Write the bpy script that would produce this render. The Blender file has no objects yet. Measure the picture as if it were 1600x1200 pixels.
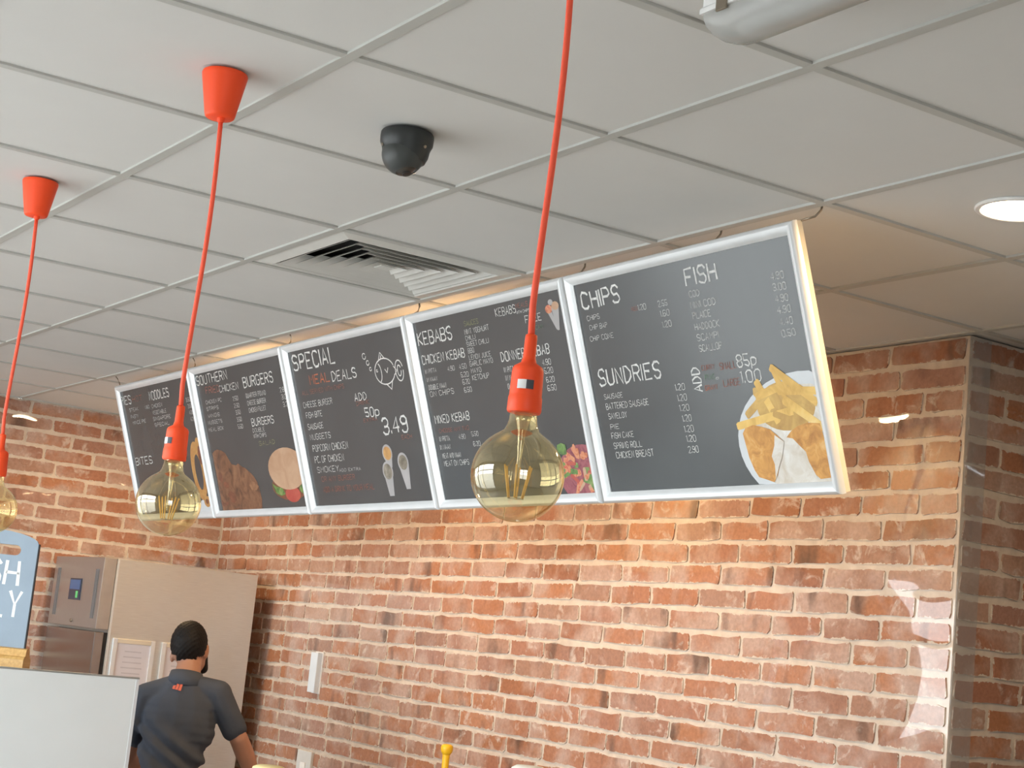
import bpy, bmesh, math, random
from mathutils import Vector, Matrix, Euler

random.seed(7)
scene = bpy.context.scene
COL = scene.collection
EYE = 1.65                      # camera height above the floor
CEIL = EYE + 1.0572             # underside of the ceiling tiles
WALL_X, BACK_Y, CORNER_X = -5.40, 2.42, -0.06
FRONT_Y, RIGHT_X, ALCOVE_Y = -2.35, 5.0, 4.8

# ------------------------------------------------------------------ camera
CAM = Vector((3.3013, -1.2815, EYE))
yaw, pitch, roll = math.radians(57.6925), math.radians(9.1346), math.radians(5.773)
FOC = 2606.55
fw = Vector((-math.sin(yaw)*math.cos(pitch), math.cos(yaw)*math.cos(pitch), math.sin(pitch)))
rr = Vector((math.cos(yaw), math.sin(yaw), 0)); uu = rr.cross(fw)
R_ = rr*math.cos(roll) + uu*math.sin(roll); U_ = -rr*math.sin(roll) + uu*math.cos(roll)
cam_data = bpy.data.cameras.new('camera'); cam = bpy.data.objects.new('camera', cam_data); COL.objects.link(cam)
m = Matrix((R_, U_, -fw)).transposed().to_4x4(); m.translation = CAM
cam.matrix_world = m
cam_data.sensor_width = 36; cam_data.lens = FOC*36/1600; cam_data.clip_start = .05
scene.camera = cam

# ------------------------------------------------------------------ world, daylight, exposure
world = bpy.data.worlds.new('overcast_sky'); scene.world = world; world.use_nodes = True
bg = world.node_tree.nodes['Background']
bg.inputs['Color'].default_value = (0.88, 0.95, 1.0, 1); bg.inputs['Strength'].default_value = 8.2
vs = scene.view_settings
vs.view_transform = 'Standard'; vs.look = 'None'; vs.gamma = 1; vs.use_curve_mapping = False
vs.exposure = 0.16
WIN = [(-5.1, -1.95), (-1.75, 1.35)]      # shop-front openings along the front wall
WIN_Z = (0.25, 2.58)
SIDE_Z = (0.9, 2.5)
SIDE = (-2.1, -0.7)                                     # glazed side wall behind the camera
for a, b in WIN:                                       # light portals: guide the sky light through the openings
    ld = bpy.data.lights.new('window_portal', 'AREA'); ld.shape = 'RECTANGLE'
    ld.size = b-a; ld.size_y = WIN_Z[1]-WIN_Z[0]; ld.cycles.is_portal = True
    lo = bpy.data.objects.new('window_portal', ld); COL.objects.link(lo)
    lo.location = ((a+b)/2, FRONT_Y, sum(WIN_Z)/2); lo.rotation_euler = (math.radians(90), 0, 0)
ld = bpy.data.lights.new('window_portal', 'AREA'); ld.shape = 'RECTANGLE'; ld.size = SIDE_Z[1]-SIDE_Z[0]; ld.size_y = SIDE[1]-SIDE[0]; ld.cycles.is_portal = True
lo = bpy.data.objects.new('window_portal', ld); COL.objects.link(lo)
lo.location = (RIGHT_X, sum(SIDE)/2, sum(SIDE_Z)/2); lo.rotation_euler = (0, math.radians(90), 0)

# ------------------------------------------------------------------ helpers
def link(o, parent=None):
    COL.objects.link(o)
    if parent is not None: o.parent = parent
    return o
def tag(o, label, cat, group=None):
    o['label'] = label; o['category'] = cat
    if group: o['group'] = group
    return o
def empty(name, loc, rot=(0, 0, 0), parent=None):
    o = bpy.data.objects.new(name, None); o.location = loc; o.rotation_euler = rot; o.empty_display_size = .1
    return link(o, parent)
def mesh_obj(name, bm, mat, parent=None, smooth=False, angle=None):
    me = bpy.data.meshes.new(name); bm.normal_update(); bm.to_mesh(me); bm.free()
    if mat is not None: me.materials.append(mat)
    if smooth:
        for p in me.polygons: p.use_smooth = True
        if angle:
            me.set_sharp_from_angle(angle=math.radians(angle))
    o = bpy.data.objects.new(name, me)
    return link(o, parent)
def box(bm, x0, x1, y0, y1, z0, z1, bevel=0):
    v = [bm.verts.new(p) for p in ((x0,y0,z0),(x1,y0,z0),(x1,y1,z0),(x0,y1,z0),(x0,y0,z1),(x1,y0,z1),(x1,y1,z1),(x0,y1,z1))]
    fs = [bm.faces.new([v[i] for i in f]) for f in ((3,2,1,0),(4,5,6,7),(0,1,5,4),(1,2,6,5),(2,3,7,6),(3,0,4,7))]
    if bevel:
        es = list({e for f in fs for e in f.edges})
        bmesh.ops.bevel(bm, geom=es, offset=bevel, segments=2, profile=.7, affect='EDGES')
def box_obj(name, dims, mat, parent=None, bevel=0):
    bm = bmesh.new(); box(bm, *dims, bevel=bevel); return mesh_obj(name, bm, mat, parent)
def lathe(bm, prof, seg=32, center=(0, 0), cap0=True, cap1=True):
    rings = []
    for r, z in prof:
        rings.append([bm.verts.new((center[0]+r*math.cos(2*math.pi*k/seg), center[1]+r*math.sin(2*math.pi*k/seg), z)) for k in range(seg)])
    for a, b in zip(rings, rings[1:]):
        for k in range(seg):
            bm.faces.new((a[k], a[(k+1) % seg], b[(k+1) % seg], b[k]))
    if cap0: bm.faces.new(rings[0][::-1])
    if cap1: bm.faces.new(rings[-1])
def tube(bm, pts, r, seg=10, caps=True):
    pts = [Vector(p) for p in pts]; rings = []
    rad = r if isinstance(r, (list, tuple)) else [r]*len(pts)
    for i, p in enumerate(pts):
        t = (pts[min(i+1, len(pts)-1)] - pts[max(i-1, 0)]).normalized()
        a = t.cross(Vector((0, 0, 1)) if abs(t.z) < .9 else Vector((1, 0, 0))).normalized(); b = t.cross(a)
        rings.append([bm.verts.new(p + rad[i]*(a*math.cos(2*math.pi*k/seg) + b*math.sin(2*math.pi*k/seg))) for k in range(seg)])
    for a, b in zip(rings, rings[1:]):
        for k in range(seg): bm.faces.new((a[k], a[(k+1) % seg], b[(k+1) % seg], b[k]))
    if caps: bm.faces.new(rings[0]); bm.faces.new(rings[-1][::-1])
    bmesh.ops.recalc_face_normals(bm, faces=bm.faces)
def prism(bm, pts, z0, z1):
    """extrude a 2D outline (x,y) between z0 and z1"""
    a = [bm.verts.new((x, y, z0)) for x, y in pts]; b = [bm.verts.new((x, y, z1)) for x, y in pts]
    n = len(pts)
    for k in range(n): bm.faces.new((a[k], a[(k+1) % n], b[(k+1) % n], b[k]))
    bm.faces.new(a[::-1]); bm.faces.new(b)
    bmesh.ops.recalc_face_normals(bm, faces=bm.faces)

# ------------------------------------------------------------------ materials
class NT:
    def __init__(s, name):
        s.m = bpy.data.materials.new(name); s.m.use_nodes = True; s.t = s.m.node_tree
        s.b = s.t.nodes['Principled BSDF']; s.out = s.t.nodes['Material Output']
    def n(s, ty, **kw):
        x = s.t.nodes.new(ty)
        for k, v in kw.items():
            if k.startswith('i_'): x.inputs[k[2:].replace('_', ' ')].default_value = v
            else: setattr(x, k, v)
        return x
    def l(s, a, b): s.t.links.new(a, b)
    def noise(s, vec, scale, detail=4, rough=.55, dist=0, w=None):
        x = s.n('ShaderNodeTexNoise'); x.inputs['Scale'].default_value = scale; x.inputs['Detail'].default_value = detail
        x.inputs['Roughness'].default_value = rough; x.inputs['Distortion'].default_value = dist
        if w is not None: x.noise_dimensions = '4D'; s.l(w, x.inputs['W'])
        if vec is not None: s.l(vec, x.inputs['Vector'])
        return x.outputs['Fac']
    def ramp(s, fac, stops):
        x = s.n('ShaderNodeValToRGB'); e = x.color_ramp.elements
        while len(e) < len(stops): e.new(.5)
        for k, (p, c) in enumerate(stops):
            e[k].position = p; e[k].color = c if len(c) == 4 else (*c, 1)
        s.l(fac, x.inputs['Fac']); return x.outputs['Color']
    def mix(s, fac, a, b, mode='MIX'):
        x = s.n('ShaderNodeMix', data_type='RGBA', blend_type=mode)
        if isinstance(fac, (int, float)): x.inputs[0].default_value = fac
        else: s.l(fac, x.inputs[0])
        for k, v in ((6, a), (7, b)):
            if isinstance(v, tuple): x.inputs[k].default_value = v if len(v) == 4 else (*v, 1)
            else: s.l(v, x.inputs[k])
        return x.outputs[2]
    def bump(s, h, strength, dist=.01):
        x = s.n('ShaderNodeBump'); x.inputs['Strength'].default_value = strength; x.inputs['Distance'].default_value = dist
        s.l(h, x.inputs['Height']); return x.outputs['Normal']
def simple(name, col, rough=.5, metal=0, var=.06, scale=12, spec=.5, bump=0, emit=None):
    t = NT(name); tc = t.n('ShaderNodeTexCoord').outputs['Object']
    f = t.noise(tc, scale)
    c0 = tuple(max(0, c*(1-var)) for c in col); c1 = tuple(min(1, c*(1+var)) for c in col)
    t.l(t.ramp(f, [(.3, c0), (.7, c1)]), t.b.inputs['Base Color'])
    t.b.inputs['Roughness'].default_value = rough; t.b.inputs['Metallic'].default_value = metal
    t.b.inputs['Specular IOR Level'].default_value = spec
    if bump: t.l(t.bump(t.noise(tc, scale*8), bump, .002), t.b.inputs['Normal'])
    if emit:
        t.b.inputs['Emission Color'].default_value = (*emit[0], 1); t.b.inputs['Emission Strength'].default_value = emit[1]
    return t.m

def gloss_sheet(t, strength):
    """smooth clear laminate over the wall: coat with large slow waves, the same over bricks and joints"""
    pos = t.n('ShaderNodeNewGeometry').outputs['Position']
    h = t.noise(pos, 1.7, 1.0, .4, .6)
    t.l(t.bump(h, strength, .12), t.b.inputs['Coat Normal'])
    t.b.inputs['Coat Weight'].default_value = 1.0; t.b.inputs['Coat Roughness'].default_value = .015; t.b.inputs['Coat IOR'].default_value = 1.45
def brick_mat(name, attr=False, coat=True):
    t = NT(name)
    if attr:
        rnd = t.n('ShaderNodeAttribute', attribute_name='brick_random').outputs['Fac']
    else:
        rnd = t.n('ShaderNodeObjectInfo').outputs['Random']
    pos = t.n('ShaderNodeNewGeometry').outputs['Position']
    mp = t.n('ShaderNodeMapping'); mp.inputs['Scale'].default_value = (1, 1, 1); t.l(pos, mp.inputs['Vector']); v = mp.outputs['Vector']
    wm = t.n('ShaderNodeMath', operation='MULTIPLY'); wm.inputs[1].default_value = 57.0; t.l(rnd, wm.inputs[0]); w = wm.outputs[0]
    base = t.ramp(rnd, [(0, (.30, .130, .075)), (.18, (.40, .175, .090)), (.36, (.36, .165, .105)), (.52, (.43, .195, .105)),
                        (.66, (.36, .195, .145)), (.80, (.31, .15, .095)), (.92, (.43, .265, .195)), (1, (.27, .135, .09))])
    # cloudy lighter / pinkish wash
    wash = t.ramp(t.noise(v, 5.5, 3, .55, .4, w), [(.46, (0, 0, 0)), (.62, (1, 1, 1))])
    c = t.mix(wash, base, (.46, .315, .255))
    # smears of pale mortar
    lime = t.ramp(t.noise(v, 13, 5, .65, .8, w), [(.57, (0, 0, 0)), (.68, (.75, .75, .75))])
    c = t.mix(lime, c, (.60, .50, .43))
    if not attr:      # ragged pointing lapping over the brick edges
        gen = t.n('ShaderNodeTexCoord').outputs['Generated']; sp = t.n('ShaderNodeSeparateXYZ'); t.l(gen, sp.inputs[0])
        ds = []
        for ax, size in (('X', .245), ('Z', .0595)):
            pp = t.n('ShaderNodeMath', operation='PINGPONG'); pp.inputs[1].default_value = .5; t.l(sp.outputs[ax], pp.inputs[0])
            mm = t.n('ShaderNodeMath', operation='MULTIPLY'); mm.inputs[1].default_value = size; t.l(pp.outputs[0], mm.inputs[0]); ds.append(mm.outputs[0])
        mn = t.n('ShaderNodeMath', operation='MINIMUM'); t.l(ds[0], mn.inputs[0]); t.l(ds[1], mn.inputs[1])
        thr = t.n('ShaderNodeMapRange'); thr.inputs['From Min'].default_value = .42; thr.inputs['From Max'].default_value = .72
        thr.inputs['To Min'].default_value = .0008; thr.inputs['To Max'].default_value = .0105; t.l(t.noise(v, 38, 5, .7, .5, w), thr.inputs['Value'])
        lt = t.n('ShaderNodeMath', operation='LESS_THAN'); t.l(mn.outputs[0], lt.inputs[0]); t.l(thr.outputs[0], lt.inputs[1])
        c = t.mix(lt.outputs[0], c, (.60, .51, .425))
    # dark burnt bands
    mp2 = t.n('ShaderNodeMapping'); mp2.inputs['Scale'].default_value = (1, 1, .35); t.l(pos, mp2.inputs['Vector'])
    burn = t.ramp(t.noise(mp2.outputs['Vector'], 9, 2, .5, .2, w), [(.59, (0, 0, 0)), (.72, (.8, .8, .8))])
    c = t.mix(burn, c, (.105, .062, .045))
    fine = t.ramp(t.noise(v, 90, 3), [(.25, (.82, .82, .82)), (.75, (1.12, 1.12, 1.12))])
    c = t.mix(1.0, c, fine, 'MULTIPLY')
    t.l(c, t.b.inputs['Base Color']); t.b.inputs['Roughness'].default_value = .8; t.b.inputs['Specular IOR Level'].default_value = .2
    t.l(t.bump(t.noise(v, 60, 4), .35, .003), t.b.inputs['Normal'])
    if coat: gloss_sheet(t, .10)
    return t.m
def mortar_mat(name, coat=True):
    t = NT(name); pos = t.n('ShaderNodeNewGeometry').outputs['Position']
    c = t.ramp(t.noise(pos, 22, 5), [(.3, (.54, .455, .375)), (.7, (.68, .585, .49))])
    t.l(c, t.b.inputs['Base Color']); t.b.inputs['Roughness'].default_value = .85; t.b.inputs['Specular IOR Level'].default_value = .2
    t.l(t.bump(t.noise(pos, 120, 4), .4, .003), t.b.inputs['Normal'])
    if coat: gloss_sheet(t, .10)
    return t.m
def steel_mat(name, col=(.62, .61, .59), rough=.32, stretch=(1, 1, 40)):
    t = NT(name); tc = t.n('ShaderNodeTexCoord').outputs['Object']
    mp = t.n('ShaderNodeMapping'); mp.inputs['Scale'].default_value = stretch; t.l(tc, mp.inputs['Vector'])
    f = t.noise(mp.outputs['Vector'], 14, 3)
    t.l(t.ramp(f, [(.3, tuple(c*.92 for c in col)), (.7, tuple(min(1, c*1.05) for c in col))]), t.b.inputs['Base Color'])
    t.b.inputs['Metallic'].default_value = 1
    rg = t.n('ShaderNodeMapRange'); rg.inputs['To Min'].default_value = rough*.85; rg.inputs['To Max'].default_value = rough*1.2
    t.l(f, rg.inputs['Value']); t.l(rg.outputs[0], t.b.inputs['Roughness'])
    wv = t.noise(tc, 2.2, 1); t.l(t.bump(wv, .12, .05), t.b.inputs['Normal'])
    return t.m
def sheet_fac(t, base, top):
    lw = t.n('ShaderNodeLayerWeight'); lw.inputs['Blend'].default_value = .5
    pw = t.n('ShaderNodeMath', operation='POWER'); pw.inputs[1].default_value = 4.0; t.l(lw.outputs['Facing'], pw.inputs[0])
    mr = t.n('ShaderNodeMapRange'); mr.inputs['To Min'].default_value = base; mr.inputs['To Max'].default_value = top; t.l(pw.outputs[0], mr.inputs['Value'])
    return mr.outputs[0]
def clear_mat(name, tint, gloss=(1, 1, 1), rough=.02, base=.05):
    """thin clear sheet: tinted see-through with Fresnel reflection"""
    t = NT(name); tr = t.n('ShaderNodeBsdfTransparent'); tr.inputs['Color'].default_value = (*tint, 1)
    tc = t.n('ShaderNodeTexCoord').outputs['Object']
    c = t.ramp(t.noise(tc, 6), [(.3, tuple(x*.96 for x in tint)), (.7, tint)]); t.l(c, tr.inputs['Color'])
    gl = t.n('ShaderNodeBsdfGlossy'); gl.inputs['Roughness'].default_value = rough; gl.inputs['Color'].default_value = (*gloss, 1)
    fac = sheet_fac(t, base, 1.0)
    mx = t.n('ShaderNodeMixShader'); t.l(fac, mx.inputs[0]); t.l(tr.outputs[0], mx.inputs[1]); t.l(gl.outputs[0], mx.inputs[2])
    t.l(mx.outputs[0], t.out.inputs['Surface']); return t.m

M = {}
M['brick'] = brick_mat('brick'); M['brick_field'] = brick_mat('brick_field', attr=True); M['mortar'] = mortar_mat('mortar')
M['brick_dry'] = brick_mat('brick_matt', coat=False); M['brick_field_dry'] = brick_mat('brick_field_matt', attr=True, coat=False); M['mortar_dry'] = mortar_mat('mortar_matt', coat=False)
M['tile'] = simple('ceiling_tile_white', (.68, .675, .655), .9, var=.02, scale=3, spec=.1, bump=.15)
M['tbar'] = simple('grid_enamel', (.50, .50, .47), .55, var=.02, spec=.3)
M['paint'] = simple('painted_wall', (.70, .68, .64), .8, var=.03, scale=4)
M['floor'] = simple('floor_vinyl', (.36, .34, .31), .5, var=.15, scale=3)
M['pavement'] = simple('pavement_concrete', (.46, .45, .43), .9, var=.12, scale=2)
M['winframe'] = simple('window_frame_grey', (.12, .12, .13), .4)
M['orange'] = simple('orange_silicone', (1.0, .085, .018), .48, var=.03, spec=.35)
M['cord'] = simple('orange_cord', (1.0, .11, .05), .6, var=.04, scale=60)
M['amber'] = clear_mat('amber_glass', (.945, .865, .65), (1.0, .93, .76), .012, .17)
M['stem'] = clear_mat('stem_glass', (.95, .90, .74), (1, 1, 1), .06, .25)
M['filament'] = simple('filament_phosphor', (.95, .62, .18), .6)
M['wire'] = simple('wire_metal', (.35, .30, .24), .35, 1)
M['label_white'] = simple('white_sticker', (.85, .85, .84), .5, var=.02)
M['label_dark'] = simple('sticker_ink', (.06, .06, .07), .6)
M['black_plastic'] = simple('black_plastic', (.022, .025, .025), .42, var=.1)
M['black_ball'] = simple('charcoal_plastic', (.045, .05, .048), .45, var=.08)
M['lens'] = simple('dark_lens', (.06, .055, .05), .06, spec=.8)
M['alu'] = simple('satin_aluminium', (.78, .80, .81), .38, .25, var=.03)
M['wood_edge'] = simple('backing_board', (.74, .66, .52), .7, var=.08, scale=6)
M['chalk'] = simple('menu_print_charcoal', (.066, .072, .075), .20, var=.12, scale=1.6, spec=.62)
M['ink_w'] = simple('print_white', (.62, .62, .60), .5, var=.22, scale=90)
M['ink_r'] = simple('print_rust', (.30, .085, .045), .5, var=.2, scale=60)
M['ink_o'] = simple('print_orange', (.46, .11, .035), .5, var=.15, scale=60)
M['ink_g'] = simple('print_green', (.10, .20, .10), .5, var=.15, scale=60)
M['ink_m'] = simple('print_olive', (.20, .22, .07), .5, var=.3, scale=60)
M['steel'] = steel_mat('brushed_steel', (.74, .775, .77), .42)
M['steel_dark'] = steel_mat('brushed_steel_front', (.56, .57, .57), .38, (40, 1, 1))
M['steel_pale'] = simple('pale_satin_panel', (.84, .87, .86), .34, .10, var=.03, scale=2)
M['gasket'] = simple('black_rubber', (.012, .012, .013), .6)
M['warm_lamp'] = simple('lamp_diffuser', (1, .9, .75), .5, emit=((1.0, .78, .48), 22))
M['white_metal'] = simple('white_enamel', (.80, .80, .79), .35, var=.02)
M['vent'] = simple('vent_enamel', (.66, .655, .62), .5, var=.03)
M['void'] = simple('duct_dark', (.012, .012, .012), .9)
# translucent diffuser
def diffuser():
    t = NT('ribbed_clear_plastic'); tc = t.n('ShaderNodeTexCoord').outputs['Object']
    tr = t.n('ShaderNodeBsdfTransparent'); tr.inputs['Color'].default_value = (.86, .87, .86, 1)
    pr = t.b; t.l(t.ramp(t.noise(tc, 5), [(.3, (.50, .50, .48)), (.7, (.62, .62, .60))]), pr.inputs['Base Color']); pr.inputs['Roughness'].default_value = .25
    mx = t.n('ShaderNodeMixShader'); mx.inputs[0].default_value = .55
    t.l(tr.outputs[0], mx.inputs[1]); t.l(pr.outputs[0], mx.inputs[2]); t.l(mx.outputs[0], t.out.inputs['Surface']); return t.m
M['diffuser'] = diffuser()
M['strip'] = None

def proj(p):
    d = Vector(p) - CAM; z = d.dot(fw)
    if z < .05: return None
    return (800 + FOC*d.dot(R_)/z, 600 - FOC*d.dot(U_)/z)

# ------------------------------------------------------------------ room shell
def structure(o): o['kind'] = 'structure'; return o
structure(box_obj('floor', (WALL_X-.2, RIGHT_X+.2, FRONT_Y-.2, ALCOVE_Y+.2, -.1, 0), M['floor']))
structure(box_obj('pavement', (-30, 30, -30, 30, -.14, -.102), M['pavement']))
wall_back = structure(box_obj('wall_back', (WALL_X-.2, CORNER_X, BACK_Y, BACK_Y+.2, 0, CEIL), M['mortar']))
wall_left = structure(box_obj('wall_left', (WALL_X-.2, WALL_X, FRONT_Y-.2, BACK_Y, 0, CEIL), M['mortar']))
wall_right = structure(box_obj('wall_right', (CORNER_X-.2, CORNER_X, BACK_Y+.2, ALCOVE_Y+.2, 0, CEIL), M['mortar_dry']))
bm = bmesh.new(); box(bm, CORNER_X-.2, CORNER_X, BACK_Y+.0005, BACK_Y+.2005, 0, CEIL-.0005)
corner_face = mesh_obj('mortar_return', bm, M['mortar_dry'], wall_right)
corner_face.location.x = .0004
structure(box_obj('wall_light_block', (.66, RIGHT_X, BACK_Y, BACK_Y+.15, 0, CEIL), M['paint']))  # unseen wall, added to keep side-window light off the right brick wall
structure(box_obj('wall_alcove', (CORNER_X, RIGHT_X+.2, ALCOVE_Y, ALCOVE_Y+.2, 0, CEIL), M['paint']))
bm = bmesh.new()
box(bm, RIGHT_X, RIGHT_X+.2, FRONT_Y-.2, SIDE[0], 0, CEIL); box(bm, RIGHT_X, RIGHT_X+.2, SIDE[1], ALCOVE_Y, 0, CEIL)
box(bm, RIGHT_X, RIGHT_X+.2, SIDE[0], SIDE[1], 0, SIDE_Z[0]); box(bm, RIGHT_X, RIGHT_X+.2, SIDE[0], SIDE[1], SIDE_Z[1], CEIL)
structure(mesh_obj('wall_side', bm, M['paint']))
bm = bmesh.new()
for y in (SIDE[0], -1.43, SIDE[1]-.06): box(bm, RIGHT_X+.08, RIGHT_X+.15, y, y+.06, SIDE_Z[0], SIDE_Z[1])
for z in (SIDE_Z[0], SIDE_Z[1]-.06, 2.0): box(bm, RIGHT_X+.08, RIGHT_X+.15, SIDE[0], SIDE[1], z, z+.06)
structure(mesh_obj('window_3', bm, M['winframe']))
bm = bmesh.new()
xs = [WALL_X] + [v for w in WIN for v in w] + [RIGHT_X]
for a, b in zip(xs[::2], xs[1::2]): box(bm, a, b, FRONT_Y-.2, FRONT_Y, 0, CEIL)
for a, b in WIN:
    box(bm, a, b, FRONT_Y-.2, FRONT_Y, 0, WIN_Z[0]); box(bm, a, b, FRONT_Y-.2, FRONT_Y, WIN_Z[1], CEIL)
structure(mesh_obj('wall_front', bm, M['paint']))
for k, (a, b) in enumerate(WIN):
    bm = bmesh.new()
    for x in (a, (a+b)/2-.03, b-.06): box(bm, x, x+.06, FRONT_Y-.15, FRONT_Y-.08, WIN_Z[0], WIN_Z[1])
    for z in (WIN_Z[0], WIN_Z[1]-.06, 2.0): box(bm, a, b, FRONT_Y-.15, FRONT_Y-.08, z, z+.06)
    structure(mesh_obj('window_%d' % (k+1), bm, M['winframe']))

# ------------------------------------------------------------------ ceiling: slab, tiles, grid bars
ceiling = structure(box_obj('ceiling', (WALL_X-.2, RIGHT_X+.2, FRONT_Y-.2, ALCOVE_Y+.2, CEIL+.10, CEIL+.2), M['paint']))
I0, I1, J0, J1 = -9, 8, -6, 8
def tile_mesh():
    bm = bmesh.new(); box(bm, .003, .597, .003, .597, 0, .02); me = bpy.data.meshes.new('ceiling_tile'); bm.to_mesh(me); bm.free()
    me.materials.append(M['tile']); return me
TM = tile_mesh()
def in_room(i, j):
    cx, cy = (i+.5)*.6, (j+.5)*.6
    return WALL_X-.3 < cx < RIGHT_X+.3 and FRONT_Y-.3 < cy < (BACK_Y+.3 if cx < CORNER_X else ALCOVE_Y+.3)
for i in range(I0, I1+1):
    for j in range(J0, J1+1):
        if not in_room(i, j) or (i, j) == (-2, 1): continue
        o = bpy.data.objects.new('ceiling_tile', TM); o.location = (i*.6, j*.6, CEIL+.0055); link(o, ceiling)
        o.rotation_euler = (random.gauss(0, .0007), random.gauss(0, .0007), 0)
bm = bmesh.new(); box(bm, 0, .576, -.012, .012, 0, .03, bevel=.0015); me = bpy.data.meshes.new('grid_bar'); bm.to_mesh(me); bm.free(); me.materials.append(M['tbar']); CROSS = me
for j in range(J0, J1+2):
    x1 = RIGHT_X
    x0 = WALL_X if j*.6 < BACK_Y else CORNER_X
    bm = bmesh.new(); box(bm, x0, x1, j*.6-.012, j*.6+.012, CEIL, CEIL+.03, bevel=.0015)
    if FRONT_Y < j*.6 < ALCOVE_Y: mesh_obj('grid_bar', bm, M['tbar'], ceiling)
    else: bm.free()
for i in range(I0, I1+1):
    for j in range(J0, J1+1):
        if not (in_room(i, j) or in_room(i-1, j)) or not (WALL_X < i*.6 < RIGHT_X): continue
        if i*.6 < CORNER_X-.1 and (j+1)*.6 > BACK_Y+.05: continue
        o = bpy.data.objects.new('grid_bar', CROSS); o.location = (i*.6, j*.6+.012, CEIL); o.rotation_euler = (0, 0, math.pi/2); link(o, ceiling)

# ------------------------------------------------------------------ brick walls
PITCH, COURSE = .258, .0765
def brick_variant(seed):
    rnd = random.Random(seed); L, Hh = .245, .0595
    pts = []
    c = .007
    base = [(-L/2+c, -Hh/2), (-L/4, -Hh/2), (0, -Hh/2), (L/4, -Hh/2), (L/2-c, -Hh/2), (L/2, -Hh/2+c), (L/2, Hh/2-c),
            (L/2-c, Hh/2), (L/4, Hh/2), (0, Hh/2), (-L/4, Hh/2), (-L/2+c, Hh/2), (-L/2, Hh/2-c), (-L/2, -Hh/2+c)]
    for x, z in base: pts.append((x + rnd.gauss(0, .0030), z + rnd.gauss(0, .0024)))
    bm = bmesh.new()
    f = [bm.verts.new((x, -.004, z)) for x, z in pts]; b = [bm.verts.new((x*1.004, .012, z*1.01)) for x, z in pts]
    n = len(pts); bm.faces.new(f)
    for k in range(n): bm.faces.new((f[k], b[k], b[(k+1) % n], f[(k+1) % n]))
    bmesh.ops.recalc_face_normals(bm, faces=bm.faces)
    if bm.faces[0].normal.y > 0: bmesh.ops.reverse_faces(bm, faces=bm.faces)
    return bm
VAR = []
for s in range(14):
    bm = brick_variant(s); me = bpy.data.meshes.new('brick'); bm.to_mesh(me); bm.free(); me.materials.append(M['brick']); VAR.append(me)
VAR_DRY = []
for me in VAR:
    d = me.copy(); d.materials.clear(); d.materials.append(M['brick_dry']); VAR_DRY.append(d)
OFFS = [.31, .26, .16, .27, .15, .28, .15, .30, .17, .27, .14, .28, .16, .29, .15, .27, .17, .28]
def in_poly(p, poly):
    c = False
    for (x1, y1), (x2, y2) in zip(poly, poly[1:]+poly[:1]):
        if (y1 > p[1]) != (y2 > p[1]) and p[0] < (x2-x1)*(p[1]-y1)/(y2-y1)+x1: c = not c
    return c
HIDE = [[(195, 620), (1240, 370), (1315, 750), (225, 800)], [(95, 885), (395, 905), (380, 1200), (0, 1200), (0, 1050), (75, 1045)]]
def brick_wall(parent, variants, field_mat, place, rotz, start, end, sign, phase):
    """place(s, z) -> world point on the wall face; s runs from start towards end; bricks from the ceiling down"""
    cells = []; k = 0
    rnd = random.Random(phase)
    while k*COURSE < CEIL:
        zc = CEIL - (k+.5)*COURSE
        off = OFFS[k] if k < len(OFFS) else (.16 if k % 2 == 0 else .28) + rnd.uniform(-.015, .015)
        s = 0; first = True
        while s < abs(end-start)-.02:
            ln = (off if first else PITCH*rnd.uniform(.90, 1.10)); first = False
            ln = min(ln, abs(end-start)-s)
            if ln > .03: cells.append((start+sign*(s+ln/2), zc, ln-.013))
            s += ln
        k += 1
    vis, rest = [], []
    for c in cells:
        q = proj(place(c[0], c[1]))
        ok = q and -40 < q[0] < 1640 and -20 < q[1] < 1225 and not any(in_poly(q, h) for h in HIDE)
        (vis if ok else rest).append(c)
    vis.sort(key=lambda c: (Vector(place(c[0], c[1]))-CAM).length)
    rest += vis[300:]; vis = vis[:300]
    for s, z, ln in vis:
        o = bpy.data.objects.new('brick', rnd.choice(variants)); o.location = place(s, z)
        o.rotation_euler = (0, rnd.gauss(0, .010), rotz); o.location.z += rnd.gauss(0, .0014)
        fl = rnd.choice((1, -1))
        o.scale = (ln/.245, 1, 1)
        link(o, parent)
    bm = bmesh.new(); lay = bm.faces.layers.float.new('brick_random')
    for s, z, ln in rest:
        src = brick_variant(rnd.randrange(14)); src.faces.ensure_lookup_table()
        mt = Matrix.Translation(place(s, z)) @ Matrix.Rotation(rotz, 4, 'Z') @ Matrix.Diagonal((ln/.245, 1, 1, 1))
        vm = {v: bm.verts.new(mt @ v.co) for v in src.verts}; rv = rnd.random()
        for f in src.faces:
            nf = bm.faces.new([vm[v] for v in f.verts]); nf[lay] = rv
        src.free()
    if rest:
        o = mesh_obj('brick_field', bm, field_mat, parent); o['kind'] = 'stuff'
    else: bm.free()
brick_wall(wall_back, VAR, M['brick_field'], lambda s, z: (s, BACK_Y-.0005, z), 0, CORNER_X-.004, WALL_X+.004, -1, 11)
brick_wall(wall_left, VAR, M['brick_field'], lambda s, z: (WALL_X+.0005, s, z), math.pi/2, BACK_Y-.01, FRONT_Y, -1, 23)
brick_wall(wall_right, VAR_DRY, M['brick_field_dry'], lambda s, z: (CORNER_X+.0009, s, z), math.pi/2, BACK_Y+.004, ALCOVE_Y, 1, 37)

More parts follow.
